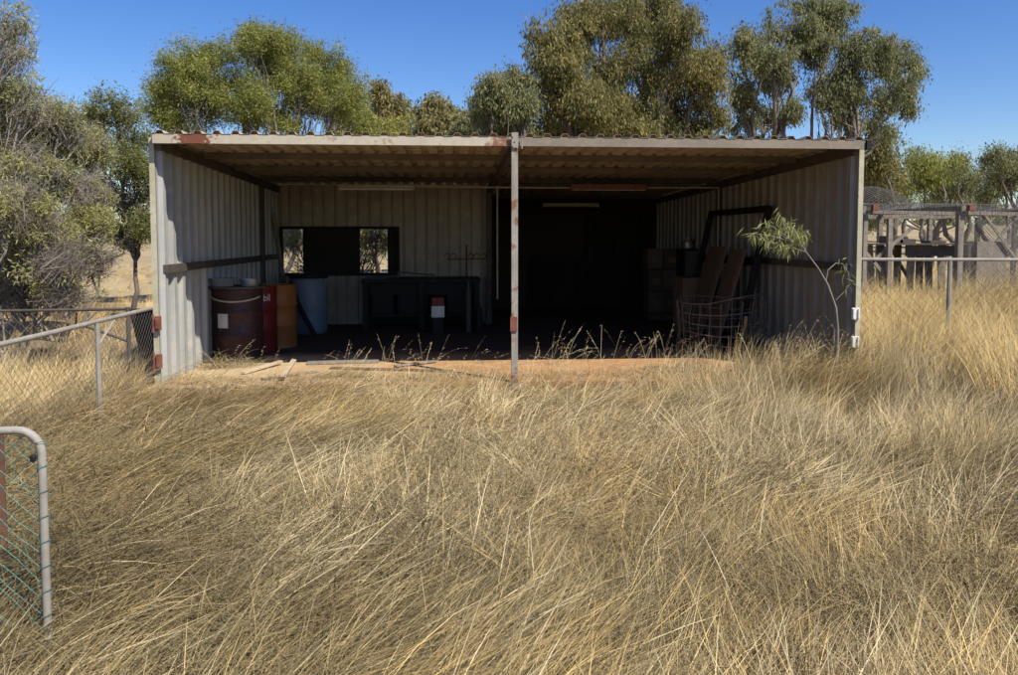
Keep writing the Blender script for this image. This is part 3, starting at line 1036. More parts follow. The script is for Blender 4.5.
def tree(name, label, cat, base, lobes, leaf, cols, n_sub, n_leaf, trunk_r=.16, droop=.9, bark='bark', stems=3, group='trees behind the shed',
         sub_r=.28, jit=.5, twigs=5, fork=.22, wid=.17, up=0.0, cull=.34):
    """lobes: list of (x,y,z,rx,ry,rz)"""
    base = Vector(base)
    t = empty(name, base, label, cat, group)
    cents = [l[:3] for l in lobes]; rads = [l[3:] for l in lobes]
    top = np.mean(cents, axis=0)
    mb = MB()
    hgt = top[2] - base.z
    st = []
    for s in range(stems):
        a = 2 * math.pi * s / stems + RG.random() * 1.2
        b0 = np.array(base) + np.array([math.cos(a), math.sin(a), 0]) * trunk_r * (1.0 if stems > 1 else 0)
        spread = hgt * .22 * (1 if stems > 1 else .1)
        p1 = np.array(base) + np.array([math.cos(a) * spread, math.sin(a) * spread, hgt * (fork + .25 * RG.random())])
        pth = limb_path(b0 - np.array([0, 0, .15]), p1, .06, 6)
        r0 = trunk_r * (.75 + .4 * RG.random())
        mb.tube(pth, list(np.linspace(r0, r0 * .62, 6)), 8)
        st.append((p1, r0 * .62))
    for c, r in zip(cents, rads):
        c = np.array(c); r = np.array(r)
        k = min(range(len(st)), key=lambda i: np.hypot(*(st[i][0][:2] - c[:2])) + RG.random() * .5)
        p0, r0 = st[k]
        e = c + np.array([0, 0, r[2] * .35])
        pth = limb_path(p0, e, .07, 7, .02)
        mb.tube(pth, list(np.linspace(r0 * .8, .015, 7)), 6)
        for q in range(twigs):
            i = RG.integers(2, 6)
            d = RG.normal(size=3); d /= np.linalg.norm(d)
            d[2] = abs(d[2]) * .8
            e2 = pth[i] * .25 + c * .75 + d * r * (.55 + .35 * RG.random())
            p2 = limb_path(pth[i], e2, .08, 5, .03)
            ra = max(.012, r0 * .8 * (1 - i / 7) * .5)
            mb.tube(p2, list(np.linspace(ra, .006, 5)), 5)
            for w in range(2):
                j = RG.integers(1, 4)
                d2 = RG.normal(size=3); d2[2] = abs(d2[2])
                e3 = p2[j] + d2 / np.linalg.norm(d2) * r.mean() * .45
                mb.tube(limb_path(p2[j], e3, .08, 4), [ra * .4 + .004, .006, .005, .004], 4)
    mb.build('trunk', M[bark], t, smooth=True, angle=80)
    V, Fq, T = leaf_cloud(cents, rads, n_sub, n_leaf, leaf, droop, cols, jit, sub_r, wid, up, cull)
    np_mesh('crown', V, Fq, M['leaf'], T, t)
    return t


def lobes_px(lst, Y, sy=1.0, depth=1.2):
    """(px, py, half width px, half height px) -> world lobes at distance Y, spread in depth"""
    out = []
    for i, (px, py, w, h) in enumerate(lst):
        y = Y + (((i * 37) % 11) / 10. - .5) * depth * 2
        c = at(px, py, y)
        rx, rz = w * y / F, h * y / F
        out.append((c.x, y, c.z, rx, (rx + rz) / 2 * sy, rz))
    return out


G_DARK = [(.13, .128, .045), (.235, .21, .075), (.34, .275, .095)]
G_GREY = [(.155, .165, .075), (.24, .24, .115), (.30, .275, .115)]
G_OLIVE = [(.18, .195, .05), (.27, .275, .075), (.36, .345, .09)]
G_YEL = [(.26, .26, .06), (.33, .31, .08), (.38, .35, .10)]

# T4: biggest dark gum
tree('gum_tree', 'largest dark dense gum tree rising behind the right bay roof', 'tree', at(628, 262, 22).to_tuple()[:2] + (0,),
     lobes_px([(560, 55, 38, 45), (600, 25, 45, 38), (650, 22, 48, 36), (690, 50, 36, 40), (712, 78, 20, 38), (565, 138, 30, 22), (640, 128, 40, 26), (705, 142, 26, 18), (600, 120, 40, 26), (620, 75, 50, 45), (670, 85, 45, 42), (580, 98, 48, 36),
               (640, 118, 52, 34), (700, 118, 30, 32), (548, 112, 26, 32), (610, 140, 50, 24), (670, 142, 45, 22), (575, 20, 22, 22), (628, 6, 24, 16), (662, 4, 16, 14), (596, 8, 20, 16)], 22, 1.0, 1.5),
     .085, G_DARK, 6500, 42, .24, 1.1, 'bark', 4, sub_r=.34)
# T5: open crowned gum on the right
tree('gum_tree', 'open crowned gum tree with pale leaning limbs behind the right end of the roof', 'tree', at(800, 262, 24).to_tuple()[:2] + (0,),
     lobes_px([(760, 52, 26, 30), (790, 30, 28, 26), (826, 22, 28, 24), (868, 50, 28, 36), (900, 72, 22, 34), (905, 100, 16, 26), (850, 88, 30, 28), (872, 105, 26, 22), (772, 72, 24, 28), (742, 95, 16, 30),
               (815, 48, 22, 24), (780, 60, 15, 20), (745, 130, 18, 18), (880, 128, 18, 14), (830, 110, 16, 16), (798, 8, 24, 10), (842, 8, 18, 10), (790, 108, 15, 16), (768, 118, 16, 16), (818, 92, 14, 16), (850, 122, 18, 14)], 24, 1.0, 1.3),
     .09, G_GREY, 3400, 40, .19, 1.1, 'bark_pale', 5, sub_r=.30, twigs=7, fork=.3)
# T3: smaller gum left of the big one
tree('gum_tree', 'medium rounded grey green gum tree left of the largest one', 'tree', at(502, 262, 20).to_tuple()[:2] + (0,),
     lobes_px([(490, 92, 20, 20), (512, 85, 20, 18), (498, 112, 28, 22), (522, 110, 18, 24), (486, 128, 20, 16), (512, 135, 24, 16)], 20, 1.0, .6),
     .085, G_GREY, 1600, 38, .13, 1.0, 'bark', 3, sub_r=.28)
# T1: broad fine-leaved wattle
tree('wattle_tree', 'broad feathery olive wattle with many thin stems behind the left bay roof', 'tree', at(255, 262, 19).to_tuple()[:2] + (0,),
     lobes_px([(178, 82, 34, 28), (205, 62, 34, 26), (250, 50, 34, 24), (262, 38, 20, 14), (290, 55, 32, 24), (325, 72, 30, 26), (348, 95, 22, 24), (160, 105, 24, 22), (225, 82, 36, 22), (275, 80, 38, 24),
               (195, 95, 30, 24), (255, 98, 34, 22), (300, 88, 30, 24), (335, 92, 26, 22), (170, 122, 26, 14), (280, 122, 36, 14), (312, 105, 34, 22), (240, 110, 38, 18), (196, 112, 30, 18), (345, 118, 22, 16)], 19, 1.0, 1.1),
     .07, G_OLIVE, 5600, 38, .07, .35, 'bark', 9, sub_r=.26, jit=.55, twigs=9, fork=.32, wid=.11, up=.3, cull=.16)
tree('wattle_tree', 'thin grey green wattle between the bare shrub and the shed corner', 'tree', at(133, 300, 15).to_tuple()[:2] + (0,),
     lobes_px([(112, 110, 26, 18), (92, 128, 18, 18), (135, 135, 24, 20), (122, 165, 26, 20), (145, 172, 16, 24), (130, 200, 26, 22), (145, 225, 14, 18), (108, 195, 20, 20), (118, 235, 22, 16)], 15, .9, .5),
     .062, [(.14, .15, .05), (.22, .215, .075), (.29, .27, .08)], 2000, 24, .055, .3, 'bark', 1, sub_r=.22, jit=.6, twigs=8, fork=.3, wid=.12, up=.2)
# T2 little ones
tree('wattle_tree', 'small bright yellow green wattle just above the left roof edge', 'tree', at(372, 262, 23).to_tuple()[:2] + (0,),
     lobes_px([(362, 122, 22, 16), (385, 130, 24, 16), (400, 125, 14, 12), (345, 135, 18, 12)], 23, 1.0, .6), .09, G_YEL, 700, 28, .09, .4, 'bark', 3, sub_r=.25, wid=.13)
tree('gum_tree', 'far brown tinged gum tree seen over the middle of the roof', 'tree', at(420, 262, 34).to_tuple()[:2] + (0,),
     lobes_px([(378, 92, 14, 14), (395, 108, 22, 14), (430, 115, 22, 14), (445, 122, 24, 14), (415, 130, 24, 12), (455, 132, 14, 10)], 34, 1.0, .8), .2, [(.19, .175, .07), (.26, .23, .09), (.30, .24, .10)], 900, 26, .15, .8, 'bark', 3, sub_r=.45)
tree('gum_tree', 'low grey gum tree filling the gap behind the post between the bays', 'tree', at(470, 262, 30).to_tuple()[:2] + (0,),
     lobes_px([(470, 125, 16, 18), (460, 138, 18, 12), (535, 135, 24, 20), (725, 130, 24, 22)][:2], 30, 1.0, .5), .15, G_GREY, 220, 20, .12, .8, 'bark', 2, sub_r=.35)

# right distance: row of smaller trees
rt = [(('tall dark gum tree right behind the roof end'), [(878, 150, 14, 18), (888, 178, 18, 22), (872, 195, 14, 14), (868, 175, 10, 20)], 30, G_DARK),
      ('round green gum tree above the netted cage', [(918, 158, 20, 16), (940, 165, 22, 14), (926, 178, 26, 16), (905, 190, 16, 14)], 42, G_OLIVE),
      ('greener gum tree right of the round one beyond the paddock', [(958, 168, 18, 14), (970, 180, 16, 14), (950, 190, 20, 12)], 46, G_GREY),
      ('grey green gum tree at the right edge of the photograph', [(995, 160, 14, 14), (1010, 165, 14, 16), (1000, 182, 20, 16), (1022, 180, 16, 20), (985, 192, 12, 10)], 40, G_GREY),
      ('hazy pale gum tree low behind the cage', [(890, 215, 20, 12), (868, 222, 12, 10), (935, 205, 18, 10), (965, 205, 18, 10), (990, 208, 16, 10)], 55, G_GREY)]
for lab, ls, Y, cols in rt:
    px = sum(l[0] for l in ls) / len(ls)
    tree('gum_tree', lab, 'tree', at(px, 250, Y).to_tuple()[:2] + (gz1(at(px, 250, Y).x, Y),), lobes_px(ls, Y, 1.0, 1.0), .13, cols, 900, 28, .18, .9, 'bark', 3, sub_r=.6, group='gum trees beyond the cage')
# left distance
for lab, px, ls, Y, cols in (('pale gum tree far across the left paddock', 30, [(10, 215, 30, 20), (50, 222, 28, 16), (90, 226, 22, 14)], 60, G_GREY),
                             ('gum tree standing far behind the shed window', 330, [(290, 225, 22, 22), (330, 215, 25, 25), (375, 222, 26, 24)], 26, G_GREY)):
    tree('gum_tree', lab, 'tree', at(px, 250, Y).to_tuple()[:2] + (.1,), lobes_px(ls, Y, 1.0, 1.0), .14, cols, 700, 24, .16, .9, 'bark_pale', 3, sub_r=.55, group='gum trees far behind')


# distant wood along the horizon
def far_wood():
    n = 150
    xs = np.linspace(-190, 190, n) + RG.normal(size=n) * 2
    ys = 165 + RG.normal(size=n) * 10
    h = 2.6 + 3.2 * vnoise(xs, ys * 0, .06) + RG.random(n) * .8
    cents = np.stack([xs, ys, h * .55 + .2 + gz(xs, ys)], 1)
    rads = np.stack([h * .75, h * .75, h * .55], 1)
    V, Fq, T = leaf_cloud(cents, rads, 3200, 14, .9, .5, G_GREY, .6, 1.1, .35)
    tag(np_mesh('far_woodland', V, Fq, M['leaf'], T), 'low grey green woodland along the far edge of the paddocks', 'woodland', kind='stuff')


far_wood()


# ------------------------------------------------------------------ big bare shrub on the left
SC = [(.29, .28, .12), (.42, .40, .185), (.44, .41, .125)]


def shrub(name, label, base, lobes, n_twig, tl, n_sub, n_leaf, leaf, stems=6, side=(0, 0, .6), sub_r=.16, r0=.03, jit=.45):
    """many stemmed shrub: limbs, a haze of fine dead twigs through every lobe, leaves in bunches"""
    t = tree(name, label, 'shrub', base, lobes, leaf, SC, n_sub, n_leaf, r0, .15, 'twig', stems, 'shrubs left of the shed', sub_r=sub_r, jit=.65, twigs=7, fork=.12, wid=.10, up=.15)
    cents = np.array([l[:3] for l in lobes]); rads = np.array([l[3:] for l in lobes])
    vol = (rads.prod(1)) ** (2 / 3.)
    cents, rads = split_lobes(cents, rads, 7)
    vol = (rads.prod(1)) ** (2 / 3.)
    li = RG.choice(len(cents), n_twig, p=vol / vol.sum())
    d = RG.normal(size=(n_twig, 3)); d /= np.linalg.norm(d, axis=1)[:, None]
    p = cents[li] + d * rads[li] * (RG.random(n_twig) ** .45)[:, None]
    p[:, 2] = np.maximum(p[:, 2], .05)
    root = np.array(base) + np.array([0, 0, .3])
    out = p - root; out /= np.linalg.norm(out, axis=1)[:, None]
    L = out * .7 + RG.normal(size=p.shape) * jit + np.array(side) * .4
    L /= np.linalg.norm(L, axis=1)[:, None]
    ln = tl * RG.uniform(.4, 1.2, n_twig)
    K = 3
    bend = RG.normal(size=p.shape) * .22
    P = np.stack([p - L * (ln * .5)[:, None], p - L * (ln * .15)[:, None] + bend * (ln * .12)[:, None], p + L * (ln * .2)[:, None] + bend * (ln * .15)[:, None], p + L * (ln * .5)[:, None]], 1)
    P[:, :, 2] = np.maximum(P[:, :, 2], .03)
    u = np.cross(L, np.array([.31, .52, .79])); u /= np.linalg.norm(u, axis=1)[:, None]
    v = np.cross(L, u)
    rad = RG.uniform(.002, .0048, n_twig)[:, None] * np.array([1.2, 1, .8, .5])[None, :]
    V = np.stack([P + (u * math.cos(a) + v * math.sin(a))[:, None, :] * rad[:, :, None] for a in (0, 2.094, 4.189)], 2).reshape(-1, 3)
    idx = np.arange(n_twig)[:, None, None] * 12 + np.arange(K)[None, :, None] * 3
    fs = [np.concatenate([idx + k, idx + (k + 1) % 3, idx + 3 + (k + 1) % 3, idx + 3 + k], 2).reshape(-1, 4) for k in range(3)]
    np_mesh('branches', V, np.concatenate(fs), M['twig'], None, t, smooth=True)
    return t


shrub('wattle_shrub', 'tallest half bare wattle shrub at the left edge of the photograph', (at(-70, 300, 11.3).x, 11.3, 0),
      lobes_px([(8, 22, 26, 24), (-15, 50, 40, 40), (8, 70, 24, 34), (-60, 30, 50, 50), (-40, 110, 60, 60), (5, 125, 34, 40), (-90, 120, 60, 80), (-30, 190, 60, 60), (-90, 230, 50, 60), (28, 105, 24, 30), (32, 140, 26, 30), (20, 165, 34, 30)], 11.3, 1.0, .6), 3600, .42, 5600, 20, .062, side=(.5, 0, .5))
shrub('wattle_shrub', 'leafy olive wattle shrub right of the tallest bare one', (at(60, 300, 12.4).x, 12.4, 0),
      lobes_px([(62, 128, 30, 24), (40, 150, 34, 34), (84, 150, 26, 26), (66, 185, 38, 34), (92, 195, 22, 28), (30, 195, 34, 34), (85, 228, 26, 24)], 12.4, 1.0, .6), 2400, .36, 5600, 20, .058, side=(.4, 0, .5))
shrub('wattle_shrub', 'scrubby bush close behind the back wall window', (at(352, 300, 17.2).x, 17.2, 0),
      lobes_px([(292, 245, 12, 22), (300, 270, 14, 14), (378, 240, 16, 16), (366, 262, 12, 14), (340, 250, 26, 26)], 17.2, 1.0, .4), 1500, .4, 420, 10, .06, side=(.2, 0, .4))
shrub('wattle_shrub', 'low tangle of grey bare twigs behind the tube gate', (at(10, 300, 10.4).x, 10.4, 0),
      lobes_px([(5, 205, 40, 36), (45, 235, 40, 34), (0, 260, 48, 34), (55, 268, 38, 26), (92, 258, 22, 20), (25, 292, 50, 22), (70, 296, 30, 16), (-60, 240, 50, 50), (-60, 290, 50, 30)], 10.4, 1.0, .5), 6500, .42, 3000, 15, .058, side=(.5, 0, -.05), jit=.4)


# ------------------------------------------------------------------ dry grass
def blades(x, y, z0, ln, wd, az, ph0, ph1, col, K=4, tipw=.15, twist=None):
    n = len(x)
    t = np.linspace(0, 1, K + 1)
    P = np.zeros((n, K + 1, 3))
    P[:, 0, 0] = x; P[:, 0, 1] = y; P[:, 0, 2] = z0
    Sd = np.stack([-np.sin(az), np.cos(az), np.zeros(n)], 1)
    tw = RG.uniform(-1.1, 1.1, n) if twist is None else twist
    for k in range(K):
        tm = (t[k] + t[k + 1]) / 2
        ph = ph0 + (ph1 - ph0) * tm
        d = np.stack([np.sin(ph) * np.cos(az), np.sin(ph) * np.sin(az), np.cos(ph)], 1)
        P[:, k + 1] = P[:, k] + d * (ln / K)[:, None]
    g = gz(P[:, :, 0], P[:, :, 1])
    P[:, 1:, 2] = np.maximum(P[:, 1:, 2], g[:, 1:] + .008)
    upv = np.array([0, 0, 1.0])
    side = Sd * np.cos(tw)[:, None] + upv * np.sin(tw)[:, None]
    prof = (1 - (1 - tipw) * t ** 1.6)
    off = side[:, None, :] * (wd[:, None] * prof[None, :])[:, :, None] * .5
    V = np.stack([P + off, P - off], 2).reshape(-1, 3)
    m = 2 * (K + 1)
    i0 = (np.arange(n)[:, None] * m + np.arange(K)[None, :] * 2).reshape(-1)
    Fq = np.stack([i0, i0 + 1, i0 + 3, i0 + 2], 1)
    T = np.repeat(col, m, axis=0)
    # blade bases a little duller than tips (old sheaths are browner)
    return V, Fq, T, P


def merge(parts):
    V, Fq, T = [], [], []
    o = 0
    for v, f, t in parts:
        V.append(v); Fq.append(f + o); T.append(t); o += len(v)
    return np.concatenate(V), np.concatenate(Fq), np.concatenate(T)


STRAW = np.array([.58, .45, .225]); GOLD = np.array([.57, .41, .175]); GREY = np.array([.33, .275, .165]); BROWN = np.array([.19, .125, .068]); PALE = np.array([.64, .54, .34])


def in_shed(x, y, m=0.0):
    e = D + .10 + .22 * np.clip((x + 2.0) / 1.0, 0, 1) - .22 * np.exp(-((x - 1.3) / .8) ** 2) + m + .6 * np.clip(vnoise(x, y * 0, 2.3, 17) - .35, 0, 1) + .25 * np.clip((x - 2.4) / 1.2, 0, 1)
    return (x > XL - .06 + m) & (x < XR + .06 - m) & (y > e) & (y < YBR + .1 - m)


def bz(x, y):
    """root height: grass that has crept over the slab roots on top of it"""
    on = (x > XL - .06) & (x < XR + .06) & (y > D - .26) & (y < YBR)
    return np.where(on, np.maximum(gz(x, y), FZ - .01), gz(x, y))


def flow(x, y):
    return R(24) + (fbm(x, y, .5, 40) - .5) * R(240) + (vnoise(x, y, 2.1, 5) - .5) * R(110)


def upright(x, y):
    """0 flattened .. 1 standing"""
    u = np.clip((x - 1.5) / 2.2, 0, 1) * np.clip((y - 4.0) / 2.5, 0, 1)
    u = np.maximum(u, np.clip((x - 2.0) / 1.6, 0, 1) * .55)
    u = np.maximum(u, np.clip((-x - 2.3) / 1.0, 0, 1) * np.clip((y - 5.0) / 2, 0, 1) * .55)
    u = u + (fbm(x, y, .8, 66) - .5) * 1.1
    return np.clip(u, 0, 1)


def front_cut(x, y):
    """shorter right before the bays (bare earth showing), tall at the right end"""
    k = np.clip((D - y - .1) / 1.4, 0, 1)
    k = np.maximum(k, np.clip((x - 2.6) / 1.2, 0, 1))
    k = np.maximum(k, np.clip((XL - x) / .3, 0, 1))
    return .50 - .16 * np.exp(-((x - 1.3) / .8) ** 2) * (1 - k) + .50 * k


def sample_view(n, y0, y1, mx=1.25):
    """positions over the yard, denser near"""
    u = RG.random(n)
    y = y0 * (y1 / y0) ** u
    half = .72 * y + mx
    x = RG.uniform(-1, 1, n) * half + .05 * y
    return x, y


parts = []
# A: matted thatch of short broken blades
x, y = sample_view(130000, 1.5, 9.0)
k = ~in_shed(x, y); x, y = x[k], y[k]
n = len(x)
fc = front_cut(x, y)
az = flow(x, y) + RG.normal(size=n) * R(80)
hump = np.clip(fbm(x, y, .9, 21) * 1.5 - .35, 0, 1)
z0 = bz(x, y) - .01 + RG.random(n) ** 1.3 * (.05 + .26 * hump) * fc
ln = RG.uniform(.08, .30, n) * fc
col = BROWN + (GREY - BROWN) * RG.random(n)[:, None] ** .8
col = col + (STRAW - col) * (RG.random(n) ** 2.2)[:, None] * .9
col *= (.26 + .78 * fbm(x, y, 1.1, 55))[:, None]
parts.append(blades(x, y, z0, ln, RG.uniform(.0022, .0046, n), az, RG.uniform(R(15), R(88), n), RG.uniform(R(65), R(108), n), col, 3)[:3])

# B: tufts of long lodged blades
nc = 10500
cx, cy = sample_view(nc, 1.5, 9.2)
k = ~in_shed(cx, cy); cx, cy = cx[k], cy[k]; nc = len(cx)
per = 25
bi = np.repeat(np.arange(nc), per)
n = len(bi)
tr = .04 + .05 * RG.random(nc)
x = cx[bi] + RG.normal(size=n) * tr[bi]; y = cy[bi] + RG.normal(size=n) * tr[bi]
k = ~in_shed(x, y, -.05); x, y, bi = x[k], y[k], bi[k]; n = len(x)
up_c = upright(cx, cy)
caz = flow(cx, cy) + RG.normal(size=nc) * R(24)
clen = (.22 + .42 * RG.random(nc)) * (1 + .35 * up_c) * front_cut(cx, cy)
cph0 = (1 - up_c) * RG.uniform(R(50), R(82), nc) + up_c * RG.uniform(R(10), R(34), nc)
cph1 = cph0 + RG.uniform(R(6), R(38), nc)
ccol = np.where((RG.random(nc) < .45)[:, None], STRAW, GOLD)
ccol = np.where((RG.random(nc) < .2)[:, None], GREY * 1.05, ccol)
warm = fbm(cx, cy, .35, 88)
gp = np.clip(fbm(cx, cy, .8, 131) * 3.0 - 1.5, 0, .5)[:, None]
ccol = ccol * (1 - gp) + np.array([.33, .255, .16]) * gp
sw = np.clip(fbm(cx, cy, 1.0, 301) * 4.4 - 1.95, .05, .75)
pale_c = RG.random(nc) < sw
ccol[pale_c] = PALE * np.array([1.02, .98, .92])
ccol = ccol * (.58 + .82 * warm)[:, None] * RG.uniform(.72, 1.2, nc)[:, None]
az = caz[bi] + RG.normal(size=n) * R(15)
ln = clen[bi] * RG.uniform(.55, 1.1, n)
ph0 = np.clip(cph0[bi] + RG.normal(size=n) * R(10), R(1), R(88))
ph1 = cph1[bi] + RG.normal(size=n) * R(12)
col = ccol[bi] * RG.uniform(.5, 1.3, n)[:, None]
parts.append(blades(x, y, bz(x, y) - .01, ln, RG.uniform(.0022, .0050, n), az, ph0, ph1, col, 4)[:3])

# A2: fine broken litter caught in the top of the mat, lying every way
x, y = sample_view(120000, 1.5, 9.0)
k = ~in_shed(x, y); x, y = x[k], y[k]; n = len(x)
fc = front_cut(x, y)
hump = np.clip(fbm(x, y, .9, 21) * 1.5 - .35, 0, 1)
col = BROWN * 1.15 + (STRAW * .95 - BROWN * 1.15) * RG.random(n)[:, None]
gr = np.clip(fbm(x, y, .9, 203) * 3.0 - 1.2, 0, .8)[:, None]
col = col * (1 - gr) + np.array([.20, .185, .10]) * gr
col = col * (.38 + .74 * fbm(x, y, 1.3, 55))[:, None]
parts.append(blades(x, y, bz(x, y) + RG.random(n) * (.06 + .26 * hump) * fc, RG.uniform(.05, .19, n), RG.uniform(.002, .0042, n), RG.uniform(0, 6.283, n), RG.uniform(R(20), R(95), n), RG.uniform(R(60), R(110), n), col, 2)[:3])

# C: long pale stalks lying over the mat
n = 4600
x, y = sample_view(n * 2, 1.8, 8.9)
k = (~in_shed(x, y)) & (RG.random(n * 2) < np.clip(fbm(x, y, 1.0, 301) * 3.2 - 1.0, .12, 1)); x, y = x[k], y[k]; n = len(x)
az = flow(x, y) + RG.normal(size=n) * R(22)
upn = upright(x, y)
col = PALE * RG.uniform(.75, 1.12, n)[:, None]
ln = RG.uniform(.22, .62, n) * front_cut(x, y)
ph0 = R(66) * (1 - upn) + R(20) * upn + RG.normal(size=n) * R(11)
ph1 = ph0 + RG.uniform(R(-6), R(30), n)
parts.append(blades(x, y, bz(x, y) + .05 * (1 - upn), ln, RG.uniform(.003, .0072, n), az, ph0, ph1, col, 4)[:3])


def seed_stalks(x, y, h, az, lean, bend, col, head=True):
    n = len(x)
    v, f, t, P = blades(x, y, bz(x, y), h, RG.uniform(.0024, .0042, n), az, lean, bend, col, 6, .5)
    out = [(v, f, t)]
    if head:
        m = 11
        q = RG.integers(4, 6, size=(n, m))
        fr = RG.random((n, m))
        i = np.arange(n)[:, None]
        b = P[i, q] * (1 - fr)[..., None] + P[i, q + 1] * fr[..., None]
        b = b.reshape(-1, 3)
        nn = len(b)
        a2 = RG.uniform(0, 6.28, nn)
        c2 = np.repeat(col, m, axis=0) * RG.uniform(.85, 1.15, nn)[:, None]
        vv, ff, tt, _ = blades(b[:, 0], b[:, 1], b[:, 2], RG.uniform(.014, .034, nn), RG.uniform(.0022, .0042, nn), np.repeat(az, m) + RG.normal(size=nn) * .9, RG.uniform(R(30), R(80), nn), RG.uniform(R(80), R(140), nn), c2, 2)
        out.append((vv, ff, tt))
    return out


# D: standing oat stalks along the shed front and the right end
def band(n, x0, x1, y0, y1, h0, h1, colr=PALE, lean0=4, lean1=28, bend0=20, bend1=95):
    x = RG.uniform(x0, x1, n); y = RG.uniform(y0, y1, n)
    k = ~in_shed(x, y, .3) & (vnoise(x, y, 1.9, 44) > .36); x, y = x[k], y[k]; n = len(x)
    az = np.where(RG.random(n) < .72, RG.normal(size=n) * R(45) + R(10), RG.uniform(0, 6.28, n))
    return seed_stalks(x, y, RG.uniform(h0, h1, n), az, RG.uniform(R(lean0), R(lean1), n), RG.uniform(R(bend0), R(bend1), n), colr * RG.uniform(.7, 1.05, n)[:, None])


parts += band(95, XL + .5, XC + .2, D - .25, D + .5, .15, .6)
parts += band(60, XC - 1.4, XC + .2, D - .4, D + .1, .2, .42)
parts += band(150, XC + .2, 2.9, D - .3, D + .35, .2, .7)
parts += band(240, 2.2, XR, D - .5, D + .3, .25, .7)
parts += band(230, 3.2, XR + .4, D - 1.3, D + .05, .4, .85)
parts += band(420, XR - .2, 9.0, 5.2, 10.5, .6, 1.15)
parts += band(260, 3.6, 8.5, 3.8, 7.0, .5, 1.0)
parts += band(120, -6.0, XL - .1, 5.5, 9.6, .3, .7)

# E: tall pale grass right of the shed (standing) and left beyond the gate
def standing(n, x0, x1, y0, y1, l0, l1, w0=.0025, w1=.0055, mix=.5, per=18, avoid=True):
    nc = n // per
    cx = RG.uniform(x0, x1, nc); cy = RG.uniform(y0, y1, nc)
    if avoid:
        k = ~in_shed(cx, cy, -.15); cx, cy = cx[k], cy[k]; nc = len(cx)
    bi = np.repeat(np.arange(nc), per); n = len(bi)
    x = cx[bi] + RG.normal(size=n) * .06; y = cy[bi] + RG.normal(size=n) * .06
    caz = flow(cx, cy) + RG.normal(size=nc) * R(35)
    cl = RG.uniform(l0, l1, nc)
    a = np.where((RG.random(nc) < mix)[:, None], STRAW * 1.1, GOLD * 1.08) * (.72 + .55 * fbm(cx, cy, .5, 12))[:, None]
    p0 = RG.uniform(R(4), R(28), nc); p1 = RG.uniform(R(35), R(95), nc)
    ph0 = np.abs(p0[bi] + RG.normal(size=n) * R(8)); ph1 = p1[bi] + RG.normal(size=n) * R(14)
    k = ~in_shed(x, y, -.04)
    v = blades(x[k], y[k], bz(x[k], y[k]) - .01, (cl[bi] * RG.uniform(.6, 1.1, n))[k], RG.uniform(w0, w1, n)[k], (caz[bi] + RG.normal(size=n) * R(22))[k], ph0[k], ph1[k], (a[bi] * RG.uniform(.75, 1.2, n)[:, None])[k], 5)
    return v[:3]


parts.append(standing(42000, XR + .12, 9.6, 5.6, 11.8, .7, 1.12))
parts.append(standing(24000, 5.0, 15, 11.0, 16, .75, 1.2, .004, .008))
parts.append(standing(12000, 6, 26, 17, 32, .3, .6, .007, .014))
parts.append(standing(16000, -7.0, XL - .12, 5.2, 9.8, .3, .55))
parts.append(standing(15000, -13, XL - .15, 9.8, 19, .22, .45, .004, .008))
parts.append(standing(10000, -32, -3, 19, 42, .2, .4, .008, .016))
parts.append(standing(3000, XR - 1.0, XR + .1, D - 1.1, D - .1, .3, .62))
# dry tuft at the foot of the maroon drum, inside
def tuft(cx, cy, n, l0, l1, sp):
    x = cx + RG.normal(size=n) * sp; y = cy + RG.normal(size=n) * sp * .6
    return blades(x, y, np.full(n, FZ - .01), RG.uniform(l0, l1, n), RG.uniform(.0025, .005, n), RG.uniform(0, 6.28, n), RG.uniform(R(10), R(60), n), RG.uniform(R(70), R(125), n), GREY * RG.uniform(.7, 1.15, n)[:, None], 5)[:3]


q = on_ground(216, 368, FZ); parts.append(tuft(q.x, q.y, 260, .15, .38, .14))
q = on_ground(243, 366, FZ); parts.append(tuft(q.x, q.y, 200, .12, .3, .16))
V, Fq, T = merge(parts)
tag(np_mesh('dry_grass', V, Fq, M['grass'], T), 'matted straw coloured dry grass filling the yard before the shed', 'grass', kind='stuff')
print('grass verts', len(V))


